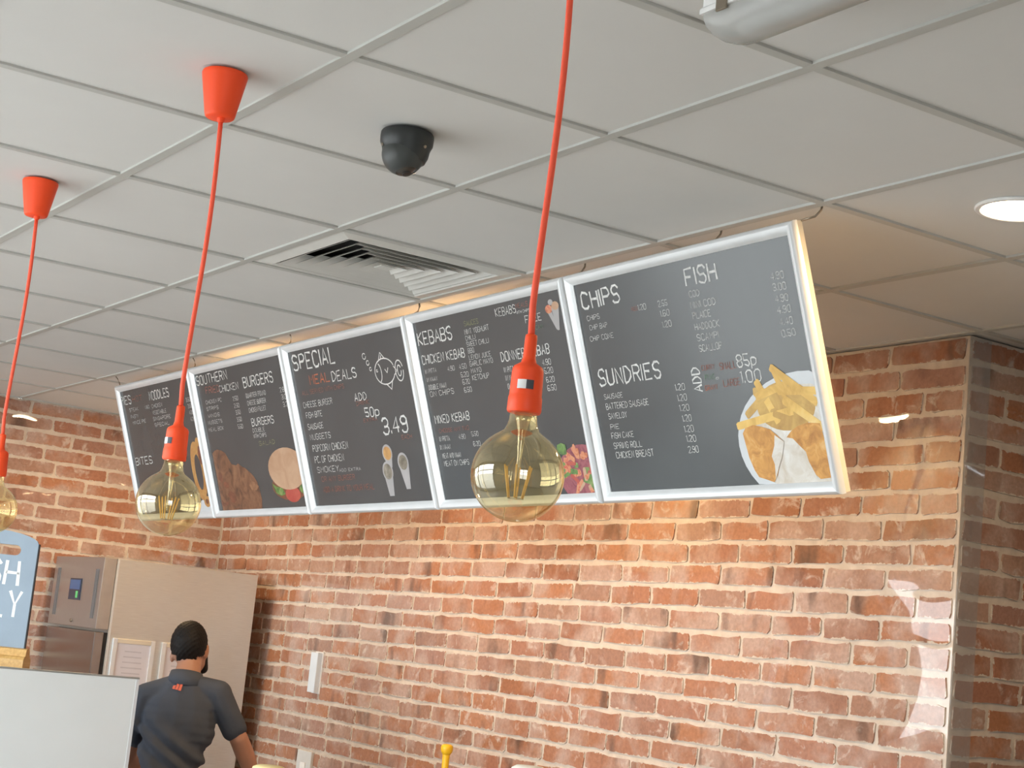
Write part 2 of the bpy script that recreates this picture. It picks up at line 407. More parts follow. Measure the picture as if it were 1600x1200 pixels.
# clear plastic sheet wrapped round the corner onto the side of the pillar
strip = box_obj('plastic_corner_strip', (CORNER_X+.0062, CORNER_X+.0082, BACK_Y-.004, BACK_Y+.086, .3, CEIL-.004), None)
t = NT('clear_plastic_sheet'); tr = t.n('ShaderNodeBsdfTransparent'); gl = t.n('ShaderNodeBsdfGlossy'); gl.inputs['Roughness'].default_value = .03
tc = t.n('ShaderNodeTexCoord').outputs['Object']; bp = t.bump(t.noise(tc, 2.0, 1), .3, .08); t.l(bp, gl.inputs['Normal'])
mx = t.n('ShaderNodeMixShader')
t.l(sheet_fac(t, .04, .6), mx.inputs[0]); t.l(tr.outputs[0], mx.inputs[1]); t.l(gl.outputs[0], mx.inputs[2])
df = t.n('ShaderNodeBsdfDiffuse'); df.inputs['Color'].default_value = (.6, .62, .63, 1); m2 = t.n('ShaderNodeMixShader'); m2.inputs[0].default_value = .14
t.l(mx.outputs[0], m2.inputs[1]); t.l(df.outputs[0], m2.inputs[2]); t.l(m2.outputs[0], t.out.inputs['Surface'])
strip.data.materials.append(t.m)
tag(strip, 'clear plastic sheet edge wrapped around the right corner of the brick wall', 'plastic sheet')

# ------------------------------------------------------------------ stroke lettering
FONT = {'A': '00 26 40,12 32', 'B': '00 06 36 45 44 33 03,33 42 41 30 00', 'C': '45 36 16 05 01 10 30 41', 'D': '00 06 26 44 42 20 00',
        'E': '46 06 00 40,03 33', 'F': '46 06 00,03 33', 'G': '45 36 16 05 01 10 30 41 43 23', 'H': '06 00,46 40,03 43', 'I': '26 20',
        'J': '36 31 20 10 01', 'K': '06 00,46 03 40', 'L': '06 00 40', 'M': '00 06 23 46 40', 'N': '00 06 40 46',
        'O': '16 05 01 10 30 41 45 36 16', 'P': '00 06 36 45 44 33 03', 'Q': '16 05 01 10 30 41 45 36 16,22 40',
        'R': '00 06 36 45 44 33 03,23 40', 'S': '45 36 16 05 04 13 33 42 41 30 10 01', 'T': '06 46,26 20', 'U': '06 01 10 30 41 46',
        'V': '06 20 46', 'W': '06 10 23 30 46', 'X': '06 40,46 00', 'Y': '06 23 46,23 20', 'Z': '06 46 00 40',
        '0': '16 05 01 10 30 41 45 36 16', '1': '15 26 20', '2': '05 16 36 45 44 00 40', '3': '05 16 36 45 44 33 13,33 42 41 30 10 01',
        '4': '30 36 02 42', '5': '46 06 03 33 42 41 30 01', '6': '45 36 16 05 01 10 30 41 42 33 13 02', '7': '06 46 10',
        '8': '13 04 05 16 36 45 44 33 13 02 01 10 30 41 42 33 13', '9': '01 10 30 41 45 36 16 05 04 13 33 44', '.': '10 11', 'o': '13 02 01 10 20 31 32 23 13'}
NARROW = {'I': (2, 2), '.': (1, 1), '1': (1, 2)}
def strokes(text):
    """-> list of polylines in letter units (cap height 6) and total advance"""
    x = 0; out = []
    for ch in text:
        if ch == ' ': x += 3; continue
        if ch == 'p': pl = [[(0, 4), (0, -2)], [(0, 3), (1, 4), (3, 4), (4, 3), (4, 1), (3, 0), (1, 0), (0, 1)]]; lo, hi = 0, 4
        else:
            pl = [[(int(c[0]), int(c[1])) for c in part.split()] for part in FONT[ch].split(',')]
            lo, hi = NARROW.get(ch, (0, 4))
        for q in pl: out.append([(x + a - lo, b) for a, b in q])
        x += hi - lo + 1.6
    return out, max(x-1.6, 1)
def write(bm, text, width, cap, to3d, rnd, weight=.115):
    """draw text as thin chalk ribbons; to3d maps (along, up) in metres to a point"""
    pls, adv = strokes(text)
    sx, sy = width/adv, cap/6
    w = max(.0011, cap*weight)/2
    for pl in pls:
        p = [(a*sx + rnd.gauss(0, cap*.018), b*sy + rnd.gauss(0, cap*.02)) for a, b in pl]
        if len(p) == 2 and p[0] == p[1]: continue
        pv = None
        for i in range(len(p)):
            a, b = p[max(i-1, 0)], p[min(i+1, len(p)-1)]
            dx, dy = b[0]-a[0], b[1]-a[1]; l = math.hypot(dx, dy) or 1e-6
            ww = w*rnd.uniform(.75, 1.25); nx, ny = -dy/l*ww, dx/l*ww
            cur = (bm.verts.new(to3d(p[i][0]+nx, p[i][1]+ny)), bm.verts.new(to3d(p[i][0]-nx, p[i][1]-ny)))
            if pv: bm.faces.new((pv[0], pv[1], cur[1], cur[0]))
            pv = cur

MENU_TEXT = {
1: [
('PIES', 0.036, 0.091, 0.134, 0.037, 'w'),('HOT', 0.19, 0.087, 0.124, 0.024, 'r'),('NOODLES', 0.403, 0.095, 0.237, 0.037, 'w'),('STEAK', 0.128, 0.127, 0.115, 0.014, 'w'),('PASTY', 0.131, 0.158, 0.096, 0.014, 'w'),('MINCE PIE', 0.143, 0.186, 0.164, 0.014, 'w'),('1.80', 0.328, 0.128, 0.053, 0.014, 'w'),('CHICKEN', 0.414, 0.13, 0.126, 0.015, 'w'),('VEGETABLE', 0.408, 0.159, 0.165, 0.015, 'w'),('SINGAPORE', 0.403, 0.186, 0.208, 0.015, 'w'),('SPECIAL', 0.409, 0.213, 0.174, 0.015, 'w'),('3.50', 0.819, 0.133, 0.046, 0.016, 'w'),('3.50', 0.827, 0.16, 0.045, 0.016, 'w'),('4.00', 0.83, 0.187, 0.042, 0.016, 'w'),('4.20', 0.83, 0.215, 0.045, 0.016, 'w'),('BITES', 0.084, 0.37, 0.211, 0.033, 'w')
],
2: [
('SOUTHERN', 0.057, 0.076, 0.319, 0.036, 'w'),('FRIED', 0.137, 0.117, 0.142, 0.026, 'r'),('CHICKEN', 0.28, 0.122, 0.188, 0.026, 'w'),('BURGERS', 0.521, 0.122, 0.275, 0.038, 'w'),('CHICKEN PC', 0.117, 0.158, 0.162, 0.014, 'w'),('STRIPS', 0.112, 0.185, 0.123, 0.014, 'w'),('WINGS', 0.113, 0.214, 0.121, 0.014, 'w'),('NUGGETS', 0.101, 0.241, 0.146, 0.014, 'w'),('MEAL BOX', 0.096, 0.27, 0.15, 0.014, 'w'),('2.50', 0.393, 0.165, 0.051, 0.016, 'w'),('2.50', 0.393, 0.193, 0.05, 0.016, 'w'),('3.50', 0.397, 0.22, 0.046, 0.016, 'w'),('3.50', 0.396, 0.248, 0.046, 0.016, 'w'),('5.50', 0.392, 0.276, 0.049, 0.016, 'w'),('QUARTER POUND', 0.523, 0.164, 0.186, 0.017, 'w'),('CHEESE BURGER', 0.525, 0.193, 0.171, 0.017, 'w'),('CHICKEN FILLET', 0.527, 0.221, 0.158, 0.017, 'w'),('2.80', 0.837, 0.166, 0.055, 0.017, 'w'),('3.00', 0.842, 0.193, 0.055, 0.017, 'w'),('3.20', 0.843, 0.221, 0.054, 0.017, 'w'),('BURGERS', 0.531, 0.274, 0.204, 0.028, 'w'),('DOUBLE', 0.527, 0.299, 0.111, 0.015, 'w'),('WITH CHIPS', 0.525, 0.321, 0.118, 0.015, 'w'),('SALAD', 0.563, 0.352, 0.145, 0.016, 'm')
],
3: [
('SPECIAL', 0.074, 0.1, 0.337, 0.055, 'w'),('MEAL', 0.185, 0.16, 0.158, 0.033, 'o'),('DEALS', 0.364, 0.163, 0.183, 0.033, 'w'),('ALL SERVED WITH CHIPS', 0.105, 0.192, 0.335, 0.015, 'r'),('CHEESE BURGER', 0.097, 0.238, 0.233, 0.02, 'w'),('FISH BITE', 0.103, 0.276, 0.13, 0.02, 'w'),('SAUSAGE', 0.101, 0.318, 0.124, 0.02, 'w'),('NUGGETS', 0.102, 0.356, 0.166, 0.02, 'w'),('POPCORN CHICKEN', 0.107, 0.399, 0.28, 0.023, 'w'),('PC. OF CHICKEN', 0.107, 0.44, 0.232, 0.023, 'w'),('SMOKEY', 0.112, 0.476, 0.173, 0.02, 'w'),('ADD EXTRA', 0.287, 0.479, 0.164, 0.01, 'w'),('OR ANY BURGER', 0.134, 0.509, 0.261, 0.017, 'r'),('ADD A DRINK TO YOUR MEAL', 0.132, 0.548, 0.392, 0.019, 'r'),('ADD', 0.503, 0.244, 0.087, 0.026, 'w'),('DRINK', 0.508, 0.259, 0.094, 0.014, 'r'),('50p', 0.559, 0.302, 0.098, 0.03, 'w'),('EXTRA', 0.538, 0.318, 0.099, 0.011, 'r'),('3.49', 0.665, 0.368, 0.168, 0.053, 'w'),('EACH', 0.782, 0.39, 0.067, 0.013, 'r')
],
4: [
('KEBABS', 0.062, 0.103, 0.209, 0.039, 'w'),('SAUCES', 0.355, 0.074, 0.081, 0.014, 'm'),('MINT YOGHURT', 0.35, 0.099, 0.137, 0.015, 'w'),('CHILLI', 0.348, 0.117, 0.056, 0.013, 'w'),('SWEET CHILLI', 0.348, 0.136, 0.126, 0.014, 'w'),('BBQ', 0.349, 0.156, 0.034, 0.014, 'w'),('LEMON JUICE', 0.348, 0.176, 0.124, 0.014, 'w'),('GARLIC MAYO', 0.345, 0.196, 0.131, 0.015, 'w'),('MAYO', 0.346, 0.217, 0.057, 0.014, 'w'),('KETCHUP', 0.346, 0.238, 0.095, 0.015, 'w'),('CHICKEN KEBAB', 0.065, 0.164, 0.26, 0.027, 'w'),('IN PITTA', 0.072, 0.194, 0.069, 0.013, 'w'),('IN NAAN', 0.073, 0.22, 0.064, 0.013, 'w'),('DOUBLE NAAN', 0.074, 0.246, 0.11, 0.015, 'w'),('ON CHIPS', 0.076, 0.268, 0.147, 0.016, 'w'),('4.90', 0.21, 0.198, 0.042, 0.014, 'w'),('4.50', 0.28, 0.199, 0.043, 0.015, 'w'),('5.20', 0.282, 0.224, 0.045, 0.015, 'w'),('6.20', 0.285, 0.246, 0.041, 0.015, 'w'),('6.50', 0.286, 0.271, 0.043, 0.015, 'w'),('KEBABS', 0.538, 0.067, 0.108, 0.023, 'w'),('MEALS', 0.651, 0.056, 0.062, 0.013, 'r'),('WITH CHIPS', 0.648, 0.072, 0.07, 0.008, 'w'),('FREE', 0.687, 0.103, 0.081, 0.02, 'w'),('CAN', 0.732, 0.126, 0.034, 0.011, 'g'),('DONNER KEBAB', 0.525, 0.198, 0.254, 0.027, 'w'),('IN PITTA', 0.529, 0.231, 0.061, 0.015, 'w'),('IN NAAN', 0.53, 0.255, 0.06, 0.015, 'w'),('ON CHIPS', 0.533, 0.28, 0.06, 0.015, 'w'),('4.90', 0.732, 0.229, 0.043, 0.016, 'w'),('5.20', 0.735, 0.253, 0.043, 0.016, 'w'),('6.20', 0.737, 0.278, 0.04, 0.015, 'w'),('6.50', 0.736, 0.302, 0.043, 0.016, 'w'),('MIXED KEBAB', 0.077, 0.354, 0.209, 0.025, 'w'),('CHOOSE ANY TWO', 0.09, 0.384, 0.181, 0.012, 'r'),('IN PITTA', 0.083, 0.411, 0.063, 0.015, 'w'),('4.90', 0.201, 0.41, 0.041, 0.014, 'w'),('5.50', 0.28, 0.406, 0.04, 0.014, 'w'),('IN NAAN', 0.078, 0.437, 0.063, 0.015, 'w'),('6.20', 0.281, 0.436, 0.04, 0.014, 'w'),('MEAT AND NAAN', 0.083, 0.465, 0.112, 0.015, 'w'),('MEAT ON CHIPS', 0.084, 0.49, 0.151, 0.016, 'w')
],
5: [
('CHIPS', 0.073, 0.099, 0.168, 0.044, 'w'),('CHIPS', 0.083, 0.131, 0.057, 0.013, 'w'),('CHIP BAP', 0.087, 0.157, 0.08, 0.013, 'w'),('CHIP CONE', 0.08, 0.187, 0.106, 0.013, 'w'),('REG', 0.284, 0.129, 0.025, 0.01, 'r'),('1.20', 0.312, 0.131, 0.034, 0.015, 'w'),('2.55', 0.397, 0.132, 0.037, 0.015, 'w'),('1.60', 0.399, 0.157, 0.037, 0.015, 'w'),('1.20', 0.399, 0.185, 0.037, 0.015, 'w'),('FISH', 0.522, 0.095, 0.118, 0.042, 'w'),('COD', 0.526, 0.124, 0.039, 0.015, 'w'),('MINI COD', 0.525, 0.152, 0.094, 0.016, 'w'),('PLAICE', 0.525, 0.178, 0.068, 0.016, 'w'),('HADDOCK', 0.525, 0.206, 0.093, 0.016, 'w'),('SCAMPI', 0.526, 0.233, 0.082, 0.016, 'w'),('SCALLOP', 0.527, 0.26, 0.086, 0.016, 'w'),('4.90', 0.829, 0.122, 0.044, 0.016, 'w'),('3.00', 0.83, 0.148, 0.044, 0.016, 'w'),('4.90', 0.831, 0.175, 0.043, 0.016, 'w'),('4.90', 0.831, 0.201, 0.045, 0.016, 'w'),('4.40', 0.831, 0.229, 0.045, 0.016, 'w'),('0.50', 0.832, 0.256, 0.045, 0.016, 'w'),('SUNDRIES', 0.087, 0.309, 0.27, 0.042, 'w'),('SAUSAGE', 0.096, 0.346, 0.082, 0.013, 'w'),('BATTERED SAUSAGE', 0.096, 0.374, 0.188, 0.016, 'w'),('SAVELOY', 0.099, 0.4, 0.082, 0.015, 'w'),('PIE', 0.099, 0.428, 0.038, 0.013, 'w'),('FISH CAKE', 0.097, 0.453, 0.098, 0.015, 'w'),('SPRING ROLL', 0.099, 0.481, 0.124, 0.016, 'w'),('CHICKEN BREAST', 0.102, 0.507, 0.164, 0.017, 'w'),('1.20', 0.405, 0.347, 0.038, 0.016, 'w'),('1.20', 0.406, 0.374, 0.037, 0.016, 'w'),('1.20', 0.407, 0.4, 0.038, 0.016, 'w'),('1.20', 0.411, 0.427, 0.036, 0.016, 'w'),('1.20', 0.411, 0.454, 0.037, 0.016, 'w'),('1.20', 0.413, 0.479, 0.037, 0.016, 'w'),('2.90', 0.412, 0.507, 0.04, 0.016, 'w'),('CURRY', 0.522, 0.306, 0.05, 0.012, 'r'),('SMALL', 0.591, 0.311, 0.061, 0.017, 'r'),('85p', 0.658, 0.31, 0.068, 0.028, 'w'),('PEAS', 0.529, 0.33, 0.036, 0.012, 'g'),('o', 0.569, 0.332, 0.015, 0.009, 'w'),('GRAVY', 0.522, 0.356, 0.048, 0.012, 'o'),('LARGE', 0.594, 0.353, 0.062, 0.017, 'r'),('1.00', 0.661, 0.349, 0.072, 0.028, 'w'),('ADD', 0.512, 0.357, 0.06, 0.033, 'w', 90)
],
}

# ------------------------------------------------------------------ menu boards
JX = [-4.057, -3.147, -2.232, -1.291, -.390, .543]
YAW = math.atan(-.0163)
TILT = math.atan2(.205, .592)
BH = .6265
def spot_mat(name, stops, scale=14, detail=4, rough=.45, dist=1.0):
    t = NT(name); tc = t.n('ShaderNodeTexCoord').outputs['Object']
    t.l(t.ramp(t.noise(tc, scale, detail, .6, dist), stops), t.b.inputs['Base Color']); t.b.inputs['Roughness'].default_value = rough; return t.m
PM = {
 'plate': simple('print_plate', (.62, .64, .66), .4, var=.05),
 'chip': spot_mat('print_chips', [(.3, (.55, .30, .06)), (.55, (.80, .52, .14)), (.75, (.86, .66, .30))], 10),
 'chip2': spot_mat('print_chips_shadow', [(.3, (.40, .21, .05)), (.7, (.66, .42, .12))], 12),
 'fish': spot_mat('print_batter', [(.3, (.42, .17, .03)), (.55, (.66, .32, .07)), (.78, (.80, .52, .22))], 26),
 'fishwhite': spot_mat('print_fish_flesh', [(.3, (.58, .50, .40)), (.7, (.78, .76, .72))], 20),
 'leaf': spot_mat('print_salad', [(.35, (.05, .10, .03)), (.55, (.14, .26, .06)), (.75, (.42, .40, .20))], 30),
 'kebab': spot_mat('print_kebab', [(.25, (.22, .03, .02)), (.42, (.55, .16, .07)), (.55, (.66, .30, .16)), (.68, (.55, .05, .03)), (.8, (.75, .60, .42))], 34),
 'onion': spot_mat('print_purple_salad', [(.3, (.16, .03, .05)), (.6, (.36, .10, .12)), (.8, (.10, .16, .05))], 34),
 'chicken': spot_mat('print_fried_chicken', [(.28, (.07, .035, .022)), (.48, (.19, .085, .045)), (.75, (.33, .17, .09))], 16),
 'bun': spot_mat('print_bun', [(.3, (.42, .24, .14)), (.7, (.58, .38, .25))], 9),
 'patty': spot_mat('print_patty', [(.3, (.12, .05, .03)), (.7, (.30, .10, .05))], 20),
 'tomato': spot_mat('print_tomato', [(.3, (.40, .05, .04)), (.7, (.52, .12, .08))], 12),
 'ring2': spot_mat('print_crust', [(.3, (.20, .09, .045)), (.7, (.36, .19, .10))], 30),
 'ring': spot_mat('print_onion_rings', [(.3, (.40, .18, .05)), (.7, (.62, .36, .13))], 22),
 'cup': simple('print_paper_cup', (.40, .38, .38), .45, var=.12, scale=10),
 'cupfill': spot_mat('print_cup_filling', [(.3, (.12, .10, .07)), (.7, (.34, .30, .24))], 45),
}
def board_polys(bm, outline, depth, jitter=0, rnd=None):
    vs_ = []
    for u, v in outline:
        if jitter: u += rnd.gauss(0, jitter); v += rnd.gauss(0, jitter)
        vs_.append(bm.verts.new((u, depth, -v)))
    f = bm.faces.new(vs_)
    f.normal_update()
    if f.normal.y > 0: f.normal_flip()
def ell(cu, cv, ru, rv, a0=0, a1=360, n=28, rot=0):
    out = []
    for k in range(n + (0 if a1-a0 >= 360 else 1)):
        a = math.radians(a0 + (a1-a0)*k/n); x, y = ru*math.cos(a), rv*math.sin(a); r = math.radians(rot)
        out.append((cu + x*math.cos(r) - y*math.sin(r), cv + x*math.sin(r) + y*math.cos(r)))
    return out
PHOTOS = {
 5: [('plate', ell(.86, .500, .250, .162, 0, 360, 40), 1), ('fishwhite', ell(.86, .50, .215, .132, 0, 360, 36), 2), ('chip2', ell(.80, .415, .100, .058), 3)],
 4: [('onion', ell(.84, .545, .125, .085, 0, 360, 30), 1)],
 3: [('cup', [(.612, .492), (.676, .492), (.660, .575), (.628, .575)], 2), ('cup', ell(.644, .492, .036, .034), 3), ('cupfill', ell(.644, .492, .029, .027), 4),
     ('cup', [(.725, .466), (.795, .472), (.780, .555), (.752, .555)], 2), ('cup', ell(.760, .466, .036, .033), 3), ('cupfill', ell(.760, .466, .029, .025), 4),
     ('cup', [(.630, .431), (.694, .431), (.680, .48), (.65, .48)], 1), ('cup', ell(.662, .431, .034, .030), 1.4), ('ring', ell(.662, .431, .027, .023), 1.7)],
 2: [('chicken', [(.085, .36), (.11, .350), (.14, .346), (.18, .352), (.215, .364), (.235, .385), (.26, .412), (.30, .418), (.345, .424), (.385, .432), (.42, .448), (.455, .468), (.478, .492), (.488, .52), (.492, .56), (.478, .598), (.085, .598)], 1),
     ('patty', ell(.770, .515, .160, .055), 2), ('bun', ell(.770, .450, .165, .080), 4), ('tomato', ell(.785, .548, .065, .030), 3), ('leaf', [(.61, .50), (.65, .515), (.70, .522), (.72, .545), (.68, .552), (.64, .54)], 3), ('leaf', ell(.90, .53, .05, .02), 3)],
 1: [('plate', [(.70, .598), (.72, .575), (.76, .558), (.80, .545), (.882, .53), (.882, .598)], 1), ('ring', ell(.812, .425, .070, .125, 0, 360, 30), 2), ('chalk_hole', ell(.815, .43, .036, .075), 3),
     ('ring', ell(.855, .36, .04, .075), 2.4), ('patty', ell(.858, .36, .018, .04), 2.6), ('ring', ell(.845, .555, .034, .024), 3.2), ('patty', ell(.845, .555, .016, .011), 3.6)],
}
_r = random.Random(21)
def chip(cu, cv, ln, th, ang):
    c, sn = math.cos(math.radians(ang)), math.sin(math.radians(ang)); out = []
    for x, y in ((-ln/2, -th*.35), (-ln/2+.006, -th/2), (ln/2-.004, -th/2*_r.uniform(.8, 1.1)), (ln/2, -th*.2), (ln/2-.002, th/2), (-ln/2+.004, th/2*_r.uniform(.8, 1.1)), (-ln/2, th*.3)):
        out.append((cu + x*c - y*sn, cv + x*sn + y*c))
    return out
for k, (cu, cv, ln, th, ang, mt) in enumerate([(.78, .385, .17, .022, 8, 'chip2'), (.74, .40, .12, .022, 62, 'chip'), (.85, .382, .14, .020, 4, 'chip'), (.70, .405, .10, .02, -30, 'chip2'), (.82, .42, .15, .022, -8, 'chip2'),
        (.76, .375, .12, .020, -12, 'chip'), (.84, .368, .17, .022, 34, 'chip'), (.72, .440, .21, .020, -7, 'chip'), (.80, .445, .10, .018, 18, 'chip2'), (.86, .435, .15, .024, 30, 'chip'), (.79, .355, .08, .018, 70, 'chip')]):
    PHOTOS[5].append((mt, chip(cu, cv, ln, th, ang), 4 + k*.25))
def ragged(cu, cv, ru, rv, n, jit):
    return [(cu + ru*math.cos(2*math.pi*i/n)*(1+_r.uniform(-jit, jit)), cv + rv*math.sin(2*math.pi*i/n)*(1+_r.uniform(-jit, jit))) for i in range(n)]
PHOTOS[5] += [('fish', [(.633, .470), (.645, .458), (.675, .452), (.705, .458), (.733, .466), (.752, .480), (.774, .498), (.766, .515), (.757, .535), (.742, .555), (.731, .575), (.715, .592), (.690, .585), (.664, .578), (.652, .56), (.641, .53), (.637, .50)], 8),
   ('fishwhite', [(.745, .480), (.774, .498), (.766, .515), (.757, .535), (.742, .555), (.722, .585), (.728, .55), (.722, .53), (.738, .505)], 8.4),
   ('fish', [(.785, .488), (.805, .474), (.83, .464), (.865, .458), (.905, .462), (.91, .50), (.91, .588), (.875, .590), (.852, .572), (.83, .552), (.812, .525)], 8),
   ('fishwhite', [(.785, .488), (.806, .492), (.825, .510), (.842, .525), (.846, .548), (.866, .588), (.84, .570), (.815, .54)], 8.4)]
for k in range(46):      # strips of meat and salad
    a_, q_ = _r.uniform(0, 6.28), math.sqrt(_r.random()); mt = _r.choice(['kebab', 'kebab', 'kebab', 'tomato', 'onion', 'leaf', 'bun'])
    PHOTOS[4].append((mt, chip(.835+q_*.090*math.cos(a_), .530+q_*.062*math.sin(a_), _r.uniform(.02, .055), _r.uniform(.010, .018), _r.uniform(0, 180)), 2 + k*.08))
PHOTOS[4] += [('leaf', ragged(.885, .570, .030, .030, 9, .3), 6), ('leaf', ragged(.752, .470, .022, .016, 8, .3), 6),
   ('cup', [(.80, .080), (.82, .074), (.842, .135), (.834, .138)], 2), ('cup', [(.825, .075), (.862, .078), (.848, .140), (.838, .140)], 3), ('kebab', ell(.812, .078, .017, .012), 3), ('bun', ell(.846, .072, .018, .012), 4), ('cup', ell(.826, .060, .012, .008), 4)]
for k in range(16):      # craggy crust on the chicken
    PHOTOS[2].append((_r.choice(['chicken', 'patty', 'chicken', 'ring2']), ragged(_r.uniform(.12, .44), _r.uniform(.44, .575), _r.uniform(.02, .05), _r.uniform(.012, .028), 9, .3), 1.2 + k*.1))
NAMES = {1: 'leftmost charcoal menu board listing pies and noodles with onion rings printed', 2: 'charcoal menu board headed Southern fried chicken and burgers with a printed burger',
         3: 'middle charcoal menu board headed Special meal deals with a chalk fish drawing', 4: 'charcoal menu board headed Kebabs with a printed kebab salad behind the nearest bulb',
         5: 'rightmost charcoal menu board headed Chips and Fish with a printed fish supper'}
def frame_rail(name, length, parent, loc, rot):
    """one mitred rail of a snap frame, runs along +x, outer edge at z=0, inner at z=-w, rounded front towards -y"""
    bm = bmesh.new(); w = .030
    prof = [(0, 0), (0, -.012), (-.003, -.018), (-.009, -.0215), (-.016, -.0205), (-.024, -.014), (-.030, -.009), (-.030, 0)]
    a = [bm.verts.new((-z, y, z)) for z, y in prof]; b = [bm.verts.new((length+z, y, z)) for z, y in prof]
    n = len(prof)
    for k in range(n): bm.faces.new((a[k], a[(k+1) % n], b[(k+1) % n], b[k]))
    bm.faces.new(a[::-1]); bm.faces.new(b); bmesh.ops.recalc_face_normals(bm, faces=bm.faces)
    o = mesh_obj(name, bm, M['alu'], parent, smooth=True, angle=35); o.location = loc; o.rotation_euler = rot; return o
for k in range(1, 6):
    rnd = random.Random(100+k)
    x0 = JX[k-1]; W = JX[k]-JX[k-1]
    org = Vector((x0, 1.205-.0163*(x0+1.757), EYE+1.022))
    # local axes: x along the board, -z down the board, -y towards the room
    root = empty('menu_board', org, (0, 0, 0))
    root.rotation_euler = (Matrix.Rotation(YAW, 3, 'Z') @ Matrix.Rotation(TILT, 3, 'X')).to_euler()
    tag(root, NAMES[k], 'menu board', 'menu boards hung below the ceiling')
    a, b = .020, W+.008
    box_obj('backing_box', (a+.002, b-.002, 0, .016, -BH+.002, -.002), M['wood_edge'], root)
    panel = box_obj('printed_panel', (a+.024, b-.024, -.006, 0, -BH+.024, -.024), M['chalk'], root)
    frame_rail('frame_rail', b-a, root, (a, 0, 0), (0, 0, 0))
    frame_rail('frame_rail', b-a, root, (b, 0, -BH), (0, math.pi, 0))
    frame_rail('frame_rail', BH, root, (a, 0, -BH), (0, -math.pi/2, 0))
    frame_rail('frame_rail', BH, root, (b, 0, 0), (0, math.pi/2, 0))
    for e in MENU_TEXT[k]:
        txt, u, v, wd, cap, colr = e[:6]
        if len(e) > 6: f = lambda p, q, u=u, v=v: (u - q, -.0066, -(v - p))
        else: f = lambda p, q, u=u, v=v: (u + p, -.0066, -(v - q))
        bm = bmesh.new(); write(bm, txt, wd, cap, f, rnd, .13 if cap > .024 else .10)
        for fc in bm.faces:
            fc.normal_update()
            if fc.normal.y > 0: fc.normal_flip()
        mesh_obj('lettering', bm, M['ink_'+colr], panel)
    lim = [a+.030, b-.030]
    for nm, outl, lay in PHOTOS.get(k, []):
        bm = bmesh.new(); board_polys(bm, [(min(max(u, lim[0]), lim[1]), min(v, BH-.030)) for u, v in outl], -.0062-.0002*lay)
        mesh_obj('printed_photo', bm, M['chalk'] if nm == 'chalk_hole' else PM[nm], panel)
    if k == 3:      # chalk drawing of a fish with bubbles
        bm = bmesh.new()
        def line(pts, w=.0042):
            tp = None
            for i in range(len(pts)):
                p, q = pts[max(i-1, 0)], pts[min(i+1, len(pts)-1)]; dx, dy = q[0]-p[0], q[1]-p[1]; l = math.hypot(dx, dy) or 1
                nx, ny = -dy/l*w/2, dx/l*w/2; c = (bm.verts.new((pts[i][0]+nx, -.0066, -(pts[i][1]+ny))), bm.verts.new((pts[i][0]-nx, -.0066, -(pts[i][1]-ny))))
                if tp: bm.faces.new((tp[0], tp[1], c[1], c[0]))
                tp = c
        line(ell(.750, .162, .068, .043, 20, 340)); line(ell(.705, .164, .022, .032, -70, 70, 10)); line([(.742, .108), (.735, .122)]); 
        line([(.718, .126), (.738, .098), (.765, .122)]); line([(.75, .206), (.776, .224), (.79, .198)])
        line(ell(.848, .168, .026, .034, 0, 360, 18)); line(ell(.848, .168, .012, .018, 0, 360, 12)); line([(.812, .150), (.832, .166), (.812, .180)])
        line([(.752, .155), (.765, .168), (.775, .152)]); line(ell(.698, .156, .005, .004, 0, 360, 8), .003)
        for q, r in (((.625, .100), .010), ((.643, .124), .008), ((.655, .146), .006)): line(ell(q[0], q[1], r*1.2, r, 0, 360, 10), .003)
        bmesh.ops.recalc_face_normals(bm, faces=bm.faces); mesh_obj('chalk_fish', bm, M['ink_w'], panel)
    inv = Matrix.Translation(org) @ root.rotation_euler.to_matrix().to_4x4(); inv.invert()
    hooks = [.012] + ([.58, W-.004] if k == 5 else [])
    for hx in hooks:
        top = inv @ Vector((org.x+hx+.040, 1.2145, CEIL+.001)); bot = Vector((hx+.004, .012, -.004)); mid = (top+bot)/2 + Vector((.014, 0, -.008))
        bm = bmesh.new(); tube(bm, [top, top*.6+mid*.4+Vector((.006, 0, 0)), mid, bot], .0026, 8)
        mesh_obj('hanger_wire', bm, M['wire'], root, smooth=True)

